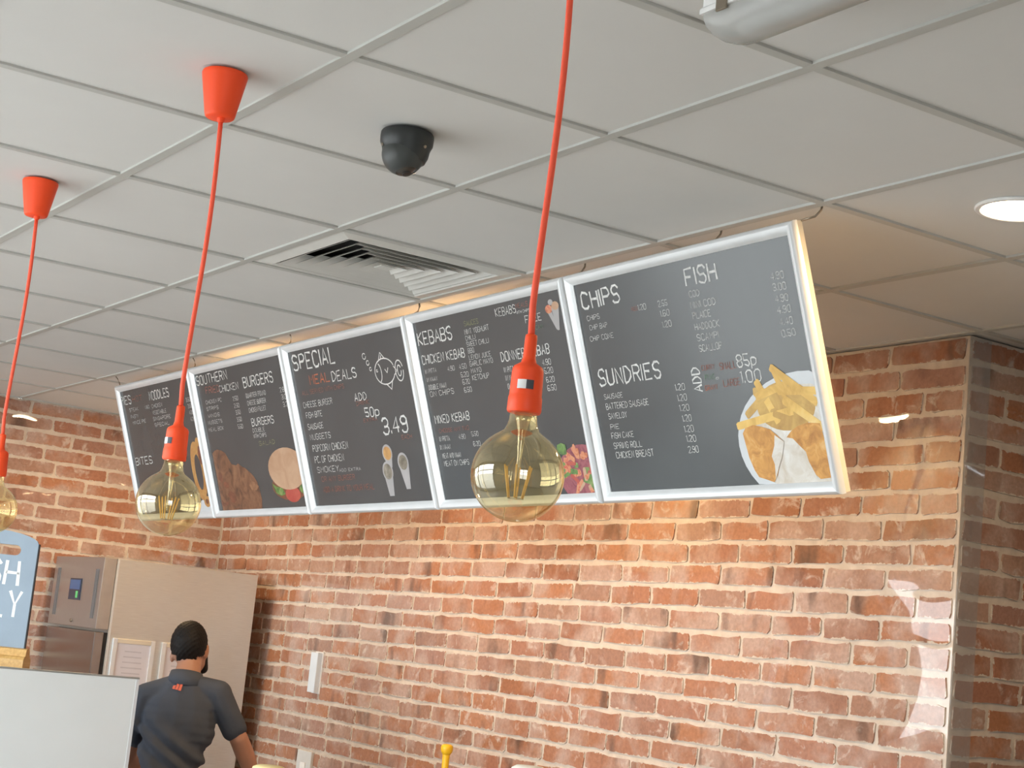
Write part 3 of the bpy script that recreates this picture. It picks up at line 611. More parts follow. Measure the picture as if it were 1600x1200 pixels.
# ------------------------------------------------------------------ pendant lamps
def pendant(x, y, drop, label, sway, sticker_rot):
    root = empty('pendant_lamp', (x, y, CEIL)); tag(root, label, 'pendant lamp', 'orange pendant lamps in a row')
    bm = bmesh.new()
    lathe(bm, [(.0435, .0004), (.0447, -.003), (.0440, -.008), (.030, -.083), (.0285, -.088), (.026, -.0905), (.010, -.091)], 40, cap0=True, cap1=True)
    mesh_obj('ceiling_cup', bm, M['orange'], root, smooth=True, angle=60)
    bm = bmesh.new(); lathe(bm, [(.0075, -.090), (.0075, -.096), (.005, -.1)], 16, (.004, .002)); mesh_obj('cord_grip', bm, M['orange'], root, smooth=True, angle=50)
    zt = -(1.057-.411) - drop                  # top of the socket
    n = 14; pts = []
    for i in range(n+1):
        f = i/n; pts.append((sway*math.sin(f*math.pi)*.9 + .004*(1-f), sway*.6*math.sin(f*math.pi*1.6) + .002*(1-f), -.095 + (zt+.095)*f))
    pts[-1] = (0, 0, zt-.004)
    bm = bmesh.new(); tube(bm, pts, .0045, 12); mesh_obj('cord', bm, M['cord'], root, smooth=True)
    bm = bmesh.new()
    lathe(bm, [(.0062, zt+.001), (.0076, zt), (.0080, zt-.004), (.0084, zt-.030), (.0105, zt-.037), (.0185, zt-.042), (.0203, zt-.0455), (.0207, zt-.05), (.0214, zt-.080), (.0216, zt-.0815), (.0222, zt-.0835), (.0226, zt-.100), (.0212, zt-.103), (.018, zt-.103)], 40)
    sock = mesh_obj('socket', bm, M['orange'], root, smooth=True, angle=50)
    # sticker on the socket, curved round it
    for nm, a0, a1, mt in (('sticker', -28, 4, 'label_white'), ('sticker_print', 4, 30, 'label_dark')):
        bm = bmesh.new(); prev = None
        for i in range(9):
            a = math.radians(sticker_rot + a0 + (a1-a0)*i/8); r = .0219
            c = (bm.verts.new((r*math.cos(a), r*math.sin(a), zt-.062)), bm.verts.new((r*math.cos(a), r*math.sin(a), zt-.074)))
            if prev: bm.faces.new((prev[0], prev[1], c[1], c[0]))
            prev = c
        bmesh.ops.recalc_face_normals(bm, faces=bm.faces); mesh_obj(nm, bm, M[mt], sock)
    zc = zt - .1845; RB = .0608
    prof = [(.0175, zt-.101), (.0182, zt-.112), (.0200, zt-.120), (.0235, zt-.127)]
    for i in range(25):
        a = math.radians(122 - i*(122+90)/24); 
        prof.append((max(RB*math.cos(a-math.radians(0)) if a < math.radians(90) else RB*math.sin(math.radians(180)-a), .0004), zc + RB*math.sin(a)))
    prof = prof[:4] + [(RB*math.sin(math.radians(th)), zc + RB*math.cos(math.radians(th))) for th in range(30, 180, 6)] + [(.0006, zc-RB)]
    bm = bmesh.new(); lathe(bm, prof, 56, cap0=False, cap1=True); bulb = mesh_obj('bulb_glass', bm, M['amber'], root, smooth=True)
    bm = bmesh.new(); lathe(bm, [(.0125, zt-.104), (.009, zt-.115), (.0052, zt-.128), (.0045, zt-.145), (.0030, zt-.160), (.0024, zt-.198), (.0010, zt-.200)], 16); mesh_obj('glass_stem', bm, M['stem'], bulb, smooth=True)
    for i in range(6):
        a = 2*math.pi*i/6 + .35
        bm = bmesh.new(); tube(bm, [(.019*math.cos(a), .019*math.sin(a), zc+.012), (.010*math.cos(a), .010*math.sin(a), zc-.030)], .0013, 8); mesh_obj('filament', bm, M['filament'], bulb, smooth=True)
    for i in range(3):
        a = 2*math.pi*i/3 + .35
        bm = bmesh.new(); tube(bm, [(.003*math.cos(a), .003*math.sin(a), zc+.048), (.012*math.cos(a), .012*math.sin(a), zc+.034), (.019*math.cos(a), .019*math.sin(a), zc+.012)], .00035, 6); mesh_obj('support_wire', bm, M['wire'], bulb)
    bm = bmesh.new(); tube(bm, [(.010*math.cos(2*math.pi*i/12), .010*math.sin(2*math.pi*i/12), zc-.030) for i in range(13)], .0004, 6); mesh_obj('filament_ring', bm, M['wire'], bulb)
    return root
pendant(1.500, -.120, .0, 'nearest orange pendant lamp with large amber globe bulb in front of the menu boards', .006, -38)
pendant(.323, -.130, .014, 'orange pendant lamp second from the left with amber globe bulb beside the first menu board', .006, -75)
pendant(-.842, -.130, .004, 'leftmost orange pendant lamp with its amber bulb cut off by the picture edge', .006, -60)

# ------------------------------------------------------------------ dome camera
root = empty('dome_camera', (.283, .305, CEIL)); tag(root, 'black dome security camera on the ceiling tile', 'camera')
bm = bmesh.new(); lathe(bm, [(.054, .0005), (.0562, -.003), (.0568, -.010), (.0560, -.024), (.0525, -.031), (.0508, -.036), (.0485, -.050), (.043, -.062), (.030, -.066)], 48)
mesh_obj('base', bm, M['black_plastic'], root, smooth=True, angle=40)
bm = bmesh.new(); bmesh.ops.create_uvsphere(bm, u_segments=40, v_segments=24, radius=.0455)
ball = mesh_obj('eyeball', bm, M['black_ball'], root, smooth=True); ball.location = (.002, -.006, -.0475)
bm = bmesh.new(); lathe(bm, [(.0462*math.sin(math.radians(q)), -.0462*math.cos(math.radians(q))) for q in (29, 24, 18, 12, 6, 1)], 32, cap0=False)
ln = mesh_obj('lens_window', bm, M['lens'], root, smooth=True); ln.location = ball.location; ln.rotation_euler = (math.radians(8), math.radians(-16), 0)
bm = bmesh.new(); lathe(bm, [(.010, -.0462), (.010, -.0474), (.006, -.0478), (.0005, -.0479)], 24, cap0=False)
ll = mesh_obj('lens', bm, M['black_plastic'], ln, smooth=True, angle=40)
for a in (20, 140, 260):
    bm = bmesh.new(); lathe(bm, [(.0035, 0), (.0035, .002), (.0028, .003)], 12); s = mesh_obj('screw', bm, M['wire'], root, smooth=True, angle=40)
    r = .0515; s.location = (r*math.cos(math.radians(a)), r*math.sin(math.radians(a)), -.034); s.rotation_euler = (0, math.radians(115), math.radians(a))

# ------------------------------------------------------------------ downlights
def downlight(x, y, label, power):
    root = empty('downlight', (x, y, CEIL)); tag(root, label, 'downlight', 'warm recessed downlights')
    bm = bmesh.new(); lathe(bm, [(.080, .0054), (.092, .0052), (.093, .002), (.090, -.001), (.081, -.0015), (.077, .002), (.077, .0054)], 48, cap0=False, cap1=False); mesh_obj('trim_ring', bm, M['white_metal'], root, smooth=True, angle=40)
    bm = bmesh.new(); lathe(bm, [(.0772, .0045), (.070, .001), (.04, .0002), (.0005, 0)], 48, cap0=True, cap1=True); mesh_obj('diffuser', bm, M['warm_lamp'], root, smooth=True)
    ld = bpy.data.lights.new('downlight_lamp', 'AREA'); ld.shape = 'DISK'; ld.size = .15; ld.energy = power; ld.color = (1.0, .66, .34)
    lo = bpy.data.objects.new('downlight_lamp', ld); lo.location = (0, 0, -.006); link(lo, root)
DL = 11.0
downlight(.90, 1.49, 'glowing warm round downlight at the right edge of the ceiling', DL)
downlight(-1.25, 1.52, 'round downlight hidden behind the kebab menu board', DL)
downlight(-2.70, 1.52, 'round downlight hidden behind the burger menu board', DL)
downlight(-4.50, 1.50, 'round downlight near the left brick wall beyond the first menu board', DL)
downlight(.3, 3.9, 'round downlight in the passage right of the brick pillar', DL*.4)

# ------------------------------------------------------------------ square ceiling vent (four-way louvres)
root = empty('ceiling_vent', (-.9, .9, CEIL)); tag(root, 'square white four-way louvred air vent set in the ceiling grid', 'air vent')
bm = bmesh.new(); S = .297; inn = .236
for q in range(4):
    mt = Matrix.Rotation(q*math.pi/2, 4, 'Z')
    prof = [(-S, .0045), (-S, .006), (-inn, .006), (-inn, -.001), (-inn-.006, -.004), (-S+.02, .0035)]
    A = [bm.verts.new(mt @ Vector((y, y, z))) for y, z in prof]; B = [bm.verts.new(mt @ Vector((-y, y, z))) for y, z in prof]
    for k in range(len(prof)): bm.faces.new((A[k], B[k], B[(k+1) % len(prof)], A[(k+1) % len(prof)]))
bmesh.ops.recalc_face_normals(bm, faces=bm.faces); mesh_obj('frame', bm, M['vent'], root)
bm = bmesh.new(); box(bm, -S, S, -S, S, .06, .09); 
for q in range(4):
    mt = Matrix.Rotation(q*math.pi/2, 4, 'Z'); vs4 = [bm.verts.new(mt @ Vector(c)) for c in ((-S+.02, -S+.02, .004), (S-.02, -S+.02, .004), (S-.02, -S+.02, .06), (-S+.02, -S+.02, .06))]; bm.faces.new(vs4)
mesh_obj('duct', bm, M['void'], root)
NB = 6
for q in range(4):
    for r in range(NB):
        o_ = inn - .004 - r*.036            # outer, lower edge
        i_ = max(o_ - .054, .004); zl = -.001; zu = zl + .6*(o_-i_)
        bm = bmesh.new(); t_ = .0022
        def pt(d, z, sgn): return (sgn*d, -d, z)
        A = [bm.verts.new(p) for p in (pt(o_, zl, -1), pt(o_, zl, 1), pt(i_, zu, 1), pt(i_, zu, -1))]
        B = [bm.verts.new((p[0]*(1-t_/o_), p[1]+t_, p[2]-.0)) for p in (pt(o_, zl, -1), pt(o_, zl, 1), pt(i_, zu, 1), pt(i_, zu, -1))]
        bm.faces.new(A[::-1]); bm.faces.new(B)
        for k in range(4): bm.faces.new((A[k], A[(k+1) % 4], B[(k+1) % 4], B[k]))
        bmesh.ops.recalc_face_normals(bm, faces=bm.faces)
        o = mesh_obj('slat', bm, M['vent'], root); o.rotation_euler = (0, 0, q*math.pi/2)
box_obj('centre_plate', (-.022, .022, -.022, .022, .001, .004), M['vent'], root)

# ------------------------------------------------------------------ fluorescent batten (off)
root = empty('batten_light', (1.333, .287, CEIL)); tag(root, 'white surface-mounted fluorescent fitting with clear cover at the top edge', 'ceiling light')
Lb = 1.25
bm = bmesh.new(); prism(bm, [(-.042, 0), (-.042, -.034), (-.048, -.040), (-.048, -.048), (.048, -.048), (.048, -.040), (.042, -.034), (.042, 0)], 0, Lb)
o = mesh_obj('tray', bm, M['white_metal'], root); o.rotation_euler = (math.pi/2, 0, math.pi/2)
bm = bmesh.new(); sec = [(-.045, -.049), (-.044, -.060), (-.037, -.076), (-.024, -.088), (0, -.092), (.024, -.088), (.037, -.076), (.044, -.060), (.045, -.049)]
rings = []
for x, s in ((.004, .62), (.012, .80), (.035, .96), (.06, 1.0), (Lb-.06, 1), (Lb-.035, .96), (Lb-.012, .8), (Lb-.004, .62)):
    rings.append([bm.verts.new((x, y*(.9+.1*s), -.049+(z+.049)*s)) for y, z in sec])
for A, B in zip(rings, rings[1:]):
    for k in range(len(sec)-1): bm.faces.new((A[k], A[k+1], B[k+1], B[k]))
bm.faces.new(rings[0]); bm.faces.new(rings[-1][::-1]); bmesh.ops.recalc_face_normals(bm, faces=bm.faces)
mesh_obj('clear_cover', bm, M['diffuser'], root, smooth=True, angle=40)
for x in (.055, .42, .82, 1.19):
    for s in (-1, 1):
        bm = bmesh.new(); box(bm, x-.012, x+.012, s*.0495-.002, s*.0495+.002, -.056, -.036, bevel=.001); mesh_obj('clip', bm, M['wire'], root)
bm = bmesh.new(); tube(bm, [(.05, 0, -.070), (Lb-.05, 0, -.070)], .013, 16); mesh_obj('tube_lamp', bm, M['label_white'], root, smooth=True)

# ------------------------------------------------------------------ steel freezer with notices
root = empty('steel_freezer', (-4.60, 1.49, 0)); tag(root, 'tall brushed steel upright freezer in the corner behind the person', 'freezer')
FT = EYE+.264
body = box_obj('body', (-.735, 0, .066, .815, .12, FT), M['steel'], root, bevel=.003)
box_obj('side_seam', (-.0005, .0012, .074, .078, .12, FT-.004), M['alu'], body)
fas = box_obj('control_fascia', (-.735, 0, 0, .064, EYE-.082, FT), M['steel_dark'], root, bevel=.003)
ctl = box_obj('control_panel', (-.455, -.285, -.004, 0, EYE+.048, EYE+.155), simple('panel_navy', (.02, .035, .07), .3), fas, bevel=.001)
box_obj('display', (-.445, -.295, -.0052, -.004, EYE+.10, EYE+.148), simple('panel_blue', (.05, .13, .30), .3), ctl)
box_obj('indicator_light', (-.345, -.315, -.0056, -.004, EYE+.058, EYE+.092), simple('green_led', (.10, .40, .12), .4, emit=((.2, .8, .3), .25)), ctl)
for x in (-.655, -.075): box_obj('vent_slot', (x-.02, x+.02, -.003, 0, EYE-.035, EYE+.205), simple('slot_grey', (.16, .16, .16), .5), fas)
bm = bmesh.new(); lathe(bm, [(.008, 0), (.008, .006), (.005, .008)], 16); o = mesh_obj('key_lock', bm, M['wire'], fas, smooth=True, angle=40); o.location = (-.365, 0, EYE-.055); o.rotation_euler = (math.pi/2, 0, 0)
door = box_obj('door', (-.735, 0, 0, .046, .15, EYE-.096), steel_mat('door_steel', (.40, .39, .385), .25, (40, 1, 1)), root, bevel=.004)
box_obj('gasket', (-.73, -.004, .047, .0655, .15, EYE-.096), M['gasket'], root)
box_obj('door_handle', (-.72, -.69, -.035, 0, .7, 1.15), M['steel_dark'], door, bevel=.004)
for x in (-.68, -.06):
    for y in (.13, .75):
        bm = bmesh.new(); lathe(bm, [(.025, 0), (.025, .02), (.018, .03), (.018, .125)], 16, (x, y)); mesh_obj('foot', bm, M['gasket'], root, smooth=True, angle=40)
def notice(y0, y1, z0, z1, label):
    r = empty('notice_frame', (-4.5995, (y0+y1)/2, z0)); tag(r, label, 'framed notice', 'framed notices on the freezer side')
    h = (y1-y0)/2; hh = z1-z0; f = .022
    alu = M['alu']
    for d in ((0, .012, -h, -h+f, 0, hh), (0, .012, h-f, h, 0, hh)): box_obj('frame_rail', d, alu, r, bevel=.003)
    for d in ((0, .012, -h+f, h-f, 0, f), (0, .012, -h+f, h-f, hh-f, hh)): box_obj('frame_rail', d, M['wood_edge'] if d[4] > .05 else alu, r, bevel=.003)
    pap = box_obj('paper', (0, .005, -h+f, h-f, f, hh-f), simple('notice_paper', (.74, .72, .77), .5, var=.03), r)
    bm = bmesh.new(); rnd = random.Random(5)
    for k in range(7):
        z = hh-f-.04-k*.026; ww = rnd.uniform(.3, .85)*(h-f-.02)
        v4 = [bm.verts.new(p) for p in ((.0056, -ww, z), (.0056, ww, z), (.0056, ww, z+.006), (.0056, -ww, z+.006))]; bm.faces.new(v4)
    mesh_obj('print_lines', bm, simple('notice_ink', (.60, .58, .63), .6), pap)
notice(1.585, 1.800, EYE-.43, EYE-.117, 'silver framed paper notice on the freezer side, nearer the freezer door')
notice(1.836, 2.050, EYE-.43, EYE-.117, "silver framed paper notice half hidden behind the person's head")

# ------------------------------------------------------------------ pale steel cabinet and chalkboard sign
root = empty('heated_cabinet', (-2.60, .30, 0)); tag(root, 'pale steel cabinet panel at the lower left in front of the person', 'cabinet')
CT = EYE-.221
box_obj('body', (-.86, -.022, -.9, .676, .1, CT-.034), M['steel_dark'], root, bevel=.003)
box_obj('front_panel', (-.020, 0, -.905, .681, .1, CT-.006), M['steel_pale'], root, bevel=.002)
box_obj('top_edge', (-.022, .001, -.905, .681, CT-.006, CT), M['steel_dark'], root, bevel=.001)
box_obj('corner_trim', (-.006, .0015, .668, .680, .1, CT-.0065), M['alu'], root)
box_obj('plinth', (-.82, -.05, -.86, .63, 0, .1), M['gasket'], root)
root = empty('chalkboard_sign', (-2.93, .446, CT-.0335), (0, 0, math.radians(54.8))); tag(root, 'slate-blue table chalkboard with handle slot and wooden base on the steel cabinet', 'chalkboard sign')
bm = bmesh.new(); hw = .20; top = .468
outer = [(-hw, .045), (hw, .045), (hw, .440)] + [(x, .440 + .046*math.sqrt(max(0, 1-(x/hw)**2))) for x in (.192, .18, .16, .13, .09, .045, 0, -.045, -.09, -.13, -.16, -.18, -.192)] + [(-hw, .440)]
slot = [(-.128+.019*math.cos(a), .413+.019*math.sin(a)) for a in [math.radians(x) for x in range(90, 271, 30)]] + [(.118+.019*math.cos(a), .413+.019*math.sin(a)) for a in [math.radians(x) for x in range(-90, 91, 30)]]
def plate_with_slot(bm, outer, slot, y0, y1):
    loops = []
    for y in (y0, y1):
        a = [bm.verts.new((x, y, z)) for x, z in outer]; b = [bm.verts.new((x, y, z)) for x, z in slot]
        ea = [bm.edges.new((a[k], a[(k+1) % len(a)])) for k in range(len(a))]; eb = [bm.edges.new((b[k], b[(k+1) % len(b)])) for k in range(len(b))]
        bmesh.ops.triangle_fill(bm, edges=ea+eb, use_beauty=True); loops.append((a, b))
    for i in (0, 1):
        A, B = loops[0][i], loops[1][i]; n = len(A)
        for k in range(n): bm.faces.new((A[k], A[(k+1) % n], B[(k+1) % n], B[k]))
    bmesh.ops.recalc_face_normals(bm, faces=bm.faces)
plate_with_slot(bm, outer, slot, -.004, .004)
slate = simple('slate_blue', (.23, .30, .37), .35, var=.07, scale=5); slab = mesh_obj('slate', bm, slate, root); slab.location.z = .034
for (x0, x1) in ((hw-.0005, hw+.004), (-hw-.004, -hw+.0005)): box_obj('edge_strip', (x0, x1, -.005, .006, .045, .442), M['gasket'], slab)
rnd = random.Random(3)
for txt, x, z, w_, c_ in (('FRESH', -.175, .285, .315, .090), ('DAILY', -.088, .172, .252, .090)):
    bm = bmesh.new(); write(bm, txt, w_, c_, lambda p, q: (x+p, -.0046, z+q), rnd, .13)
    bmesh.ops.recalc_face_normals(bm, faces=bm.faces); mesh_obj('lettering', bm, M['label_white'], slab)
wood = NT('varnished_pine'); tc = wood.n('ShaderNodeTexCoord').outputs['Object']; mp = wood.n('ShaderNodeMapping'); mp.inputs['Scale'].default_value = (1, 12, 12); wood.l(tc, mp.inputs['Vector'])
wood.l(wood.ramp(wood.noise(mp.outputs['Vector'], 9, 4), [(.3, (.62, .33, .09)), (.7, (.80, .50, .17))]), wood.b.inputs['Base Color']); wood.b.inputs['Roughness'].default_value = .4
bm = bmesh.new(); prism(bm, [(-.042, 0), (-.042, .056), (-.034, .064), (-.024, .068), (-.018, .092), (-.006, .096), (.006, .096), (.018, .092), (.024, .068), (.034, .064), (.042, .056), (.042, 0)], -hw+.01, hw+.016)
o = mesh_obj('wooden_base', bm, wood.m, root); o.rotation_euler = (math.pi/2, 0, math.pi/2)

# ------------------------------------------------------------------ small things on the back wall and counter
r = empty('wall_plate', (-4.02, BACK_Y-.006, EYE-.282)); tag(r, 'narrow white upright box fixed to the brick wall right of the freezer', 'wall fitting')
box_obj('backplate', (-.040, .040, -.004, .004, 0, .198), M['label_white'], r, bevel=.001)
box_obj('cover', (-.036, .036, -.030, -.004, .004, .194), simple('pale_blue_plastic', (.66, .74, .82), .35, var=.02), r, bevel=.003)
r = empty('socket_plate', (-4.04, BACK_Y-.006, EYE-.72)); tag(r, 'grey-white square plate low on the brick wall beside the person\'s arm', 'wall fitting')
box_obj('backplate', (-.075, .075, -.012, .004, 0, .165), simple('grey_plastic', (.62, .63, .62), .4), r, bevel=.003)
box_obj('switch', (-.025, .025, -.018, -.012, .06, .11), M['label_white'], r, bevel=.002)
r = empty('mop', (-2.36, 2.20, 0)); tag(r, 'bright yellow handle with flared knob standing against the brick wall', 'mop')
yel = simple('yellow_plastic', (.90, .52, .015), .35, var=.04)
bm = bmesh.new(); hz = EYE-.376
lathe(bm, [(.0135, .06), (.0135, hz-.09), (.0145, hz-.05), (.0155, hz-.034)], 20); h_ = mesh_obj('handle', bm, yel, r, smooth=True, angle=50)
bm = bmesh.new(); lathe(bm, [(.0145, hz-.040), (.0225, hz-.027), (.0245, hz-.014), (.0225, hz-.004), (.015, hz+.001), (.003, hz+.0025)], 24); mesh_obj('knob', bm, yel, h_, smooth=True, angle=60)
bm = bmesh.new(); box(bm, -.14, .14, -.05, .05, .02, .07, bevel=.01); mesh_obj('mop_head', bm, yel, r)
bm = bmesh.new(); box(bm, -.15, .15, -.06, .06, 0, .022, bevel=.006); mesh_obj('mop_pad', bm, M['label_white'], r)
for nm_obj in (r,): nm_obj.location.x = -2.41
r = empty('service_counter', (-.6, .45, 0)); tag(r, 'long steel service counter below the picture edge', 'counter')
CZ = EYE-.47
box_obj('body', (-.43, 2.2, -.30, .30, .1, CZ-.03), M['steel_dark'], r, bevel=.003); box_obj('worktop', (-.45, 2.22, -.33, .33, CZ-.03, CZ), M['steel'], r, bevel=.004); box_obj('plinth', (-.38, 2.15, -.26, .26, 0, .1), M['gasket'], r)
def tub(x, y, rad, h, matl, lidm, label):
    r = empty('food_tub', (x, y, CZ)); tag(r, label, 'tub', 'round tubs on the counter')
    bm = bmesh.new(); lathe(bm, [(rad*.86, 0), (rad*.95, h*.75), (rad*.96, h-.022)], 36); mesh_obj('body', bm, matl, r, smooth=True, angle=50)
    bm = bmesh.new(); lathe(bm, [(rad, h-.026), (rad*1.01, h-.016), (rad*.95, h-.006), (rad*.7, h-.001), (rad*.02, h)], 36); mesh_obj('lid', bm, lidm, r, smooth=True, angle=60)
tub(-.318, .45, .042, .47-.311, M['label_white'], simple('cream_yellow_plastic', (.86, .70, .34), .4), 'cream-yellow rounded lid at the bottom edge beside the person\'s arm')
tub(.752, .45, .034, .47-.195, M['label_white'], simple('cream_plastic', (.86, .82, .72), .4), 'off-white rounded lid at the bottom edge below the nearest bulb')

# ------------------------------------------------------------------ person
PO = Vector((-3.509, 1.514, 0)); PF = Vector((-.8452, .5345, 0)); PR = Vector((.5345, .8452, 0))
person = empty('person', (PO.x, PO.y, 0), (0, 0, math.atan2(PR.y, PR.x)))      # local x = person's right, y = forward
tag(person, 'person in dark grey polo shirt seen from behind, right arm reaching down by the freezer', 'person')
def E_(z): return EYE + z
_US = {}
def unit_sphere(seg):
    if seg not in _US:
        b = bmesh.new(); bmesh.ops.create_uvsphere(b, u_segments=seg, v_segments=seg//2+2, radius=1); b.verts.ensure_lookup_table()
        _US[seg] = ([v.co.copy() for v in b.verts], [[v.index for v in f.verts] for f in b.faces]); b.free()
    return _US[seg]
class Blob:
    """overlapping ellipsoids collected as plain lists, fused later by a voxel remesh"""
    def __init__(s): s.v = []; s.f = []
    def to_mesh(s, me): me.from_pydata(s.v, [], s.f)
    def free(s): pass
def ellips(bl, c, r, seg=16):
    V, F = unit_sphere(seg); o = len(bl.v)
    bl.v += [(c[0]+v.x*r[0], c[1]+v.y*r[1], c[2]+v.z*r[2]) for v in V]; bl.f += [[i+o for i in f] for f in F]
def chain(bm, a, ra, b, rb, n=None):
    a, b = Vector(a), Vector(b); ra = (ra,)*3 if not isinstance(ra, tuple) else ra; rb = (rb,)*3 if not isinstance(rb, tuple) else rb
    n = n or max(2, int((a-b).length/(.5*min(min(ra), min(rb))))+1)
    for k in range(n+1):
        f = k/n; ellips(bm, a.lerp(b, f), tuple(ra[i]*(1-f)+rb[i]*f for i in range(3)), 12)
def remeshed(name, bm, voxel, mat, parent, smooth=6, deform=None):
    me = bpy.data.meshes.new('tmp'); bm.to_mesh(me); bm.free(); tmp = bpy.data.objects.new('tmp', me); COL.objects.link(tmp)
    md = tmp.modifiers.new('r', 'REMESH'); md.mode = 'VOXEL'; md.voxel_size = voxel; md.use_smooth_shade = True
    sm = tmp.modifiers.new('s', 'SMOOTH'); sm.factor = .5; sm.iterations = smooth
    dg = bpy.context.evaluated_depsgraph_get(); out = bpy.data.meshes.new_from_object(tmp.evaluated_get(dg)); out.name = name
    bpy.data.objects.remove(tmp)
    if deform:
        nr = [v.normal.copy() for v in out.vertices]
        for v, n in zip(out.vertices, nr): v.co += n*deform(v.co)
    out.materials.clear(); out.materials.append(mat)
    for p in out.polygons: p.use_smooth = True
    return link(bpy.data.objects.new(name, out), parent)
skin = simple('skin', (.40, .205, .135), .5, var=.06, scale=8); shirt_m = simple('grey_polo_fabric', (.066, .077, .100), .85, var=.10, scale=6, spec=.2, bump=.2)
hair_m = simple('black_hair', (.008, .007, .007), .65, var=.3, scale=60, spec=.25); trouser_m = simple('dark_trousers', (.03, .03, .036), .8); shoe_m = simple('black_shoe', (.015, .015, .015), .5)
HC = Vector((.000, .10, E_(-.105)))      # head centre
SR = Vector((.165, .03, E_(-.305))); SL = Vector((-.150, .02, E_(-.345)))
ER = Vector((.268, .05, E_(-.475))); WR = Vector((.352, .17, E_(-.665)))
EL = Vector((-.205, .08, E_(-.60))); WL = Vector((-.15, .30, E_(-.68)))
bm = Blob()
ellips(bm, HC, (.073, .093, .098), 28); ellips(bm, HC+Vector((.018, .040, -.060)), (.056, .062, .060), 24)      # skull, jaw (turned to the right)
ellips(bm, HC+Vector((.040, .115, -.03)), (.012, .016, .02)); ellips(bm, HC+Vector((.036, .100, -.062)), (.022, .012, .008))   # nose, lips
for sx in (1, -1): ellips(bm, HC+Vector((.030+sx*.030, .084, .004)), (.012, .010, .008))                          # brows / eyes
ellips(bm, HC+Vector((.074, .012, -.018)), (.010, .020, .033)); ellips(bm, HC+Vector((-.068, -.004, -.052)), (.010, .018, .030))   # ears
chain(bm, HC+Vector((.012, -.005, -.05)), (.050, .054, .05), (.018, .02, E_(-.25)), (.060, .058, .05))        # neck
chain(bm, (.01, .02, E_(-.32)), (.135, .085, .07), (.005, -.04, E_(-.60)), (.105, .085, .08)); chain(bm, (.005, -.04, E_(-.60)), (.105, .085, .08), (0, -.08, E_(-.80)), (.135, .10, .09))
for S, El, Wr in ((SR, ER, WR), (SL, EL, WL)):
    chain(bm, S, .048, El, .040); chain(bm, El, .041, El.lerp(Wr, .3), .042); chain(bm, El.lerp(Wr, .3), .042, Wr, .027)
    d = (Wr-El).normalized(); side = d.cross(Vector((0, 0, 1))).normalized(); nrm = side.cross(d)
    s_ = 1 if S is SR else -1
    palm = Wr + d*.055; chain(bm, Wr, (.027, .024, .024), palm, .026); chain(bm, palm-side*.024, .016, palm+side*.024, .016)
    for k, (off, ln) in enumerate(((-.030, .068), (-.010, .078), (.010, .074), (.028, .058))):
        b0 = palm + d*.018 + side*off; b1 = b0 + d*ln*.55 - nrm*.010; b2 = b1 + d*ln*.32 - nrm*.026
        chain(bm, b0, .0095, b1, .0085); chain(bm, b1, .0085, b2, .007)
    t0 = palm - d*.025 - side*.026*s_; t1 = t0 - side*.028*s_ + d*.030 - nrm*.010; t2 = t1 + d*.028 - nrm*.012
    chain(bm, t0, .0125, t1, .0105); chain(bm, t1, .0105, t2, .008)
for sx in (-1, 1):
    hip = Vector((sx*.085, -.08, E_(-.83))); kn = Vector((sx*.10, -.03, .47)); an = Vector((sx*.105, -.07, .09))
    chain(bm, hip, .088, kn, .058); chain(bm, kn, .058, kn.lerp(an, .35), .056); chain(bm, kn.lerp(an, .35), .056, an, .038); chain(bm, an-Vector((0, .02, .04)), .038, an+Vector((0, .14, -.055)), .032)
body = remeshed('body', bm, .0062, skin, person, 4)
# shirt: torso, shoulders, two short sleeves
bm = Blob()
chain(bm, (.012, .015, E_(-.285)), (.10, .082, .055), (.010, .02, E_(-.36)), (.158, .108, .075)); chain(bm, (.010, .02, E_(-.36)), (.158, .108, .08), (.008, .0, E_(-.46)), (.160, .110, .08))
chain(bm, (.008, .0, E_(-.46)), (.160, .110, .08), (.002, -.05, E_(-.64)), (.126, .105, .08)); chain(bm, (.002, -.05, E_(-.64)), (.126, .105, .08), (0, -.08, E_(-.84)), (.155, .122, .06))
chain(bm, (.05, .02, E_(-.262)), (.05, .055, .040), SR+Vector((-.005, 0, .012)), (.060, .066, .058)); chain(bm, (-.025, .02, E_(-.270)), (.05, .055, .040), SL+Vector((.005, 0, .012)), (.056, .064, .055))
chain(bm, SR, (.060, .066, .060), SR.lerp(ER, .78), (.055, .060, .050)); chain(bm, SL, (.056, .062, .058), SL.lerp(EL, .62), (.054, .060, .05))
def folds(c):
    s = math.sin((c.x*.75 + (c.z-EYE)*1.0)*52 + 2.0*math.sin(c.z*17 + c.x*9)) ; t_ = min(1, max(0, (EYE-.36-c.z)/.16))
    return .011*s*t_*(1 if c.y < .05 else .3)
shirt = remeshed('polo_shirt', bm, .0068, shirt_m, person, 5, folds)
# collar: folded band round the neck
bm = bmesh.new(); ring = []
for k in range(40):
    a = 2*math.pi*k/40; ca, sa = math.cos(a), math.sin(a); back = (1-sa)/2
    cx, cy = .016, .022
    row = [(.064, .000 + .030*back), (.069, .004+.031*back), (.078, -.016+.014*back), (.086, -.032+.004*back), (.080, -.036+.004*back), (.066, -.022+.01*back)]
    ring.append([bm.verts.new((cx + r_*ca*.98, cy + r_*sa*1.02, E_(-.238) + z_)) for r_, z_ in row])
for k in range(40):
    A, B = ring[k], ring[(k+1) % 40]
    for q in range(6): bm.faces.new((A[q], B[q], B[(q+1) % 6], A[(q+1) % 6]))
bmesh.ops.recalc_face_normals(bm, faces=bm.faces); mesh_obj('collar', bm, shirt_m, shirt, smooth=True)
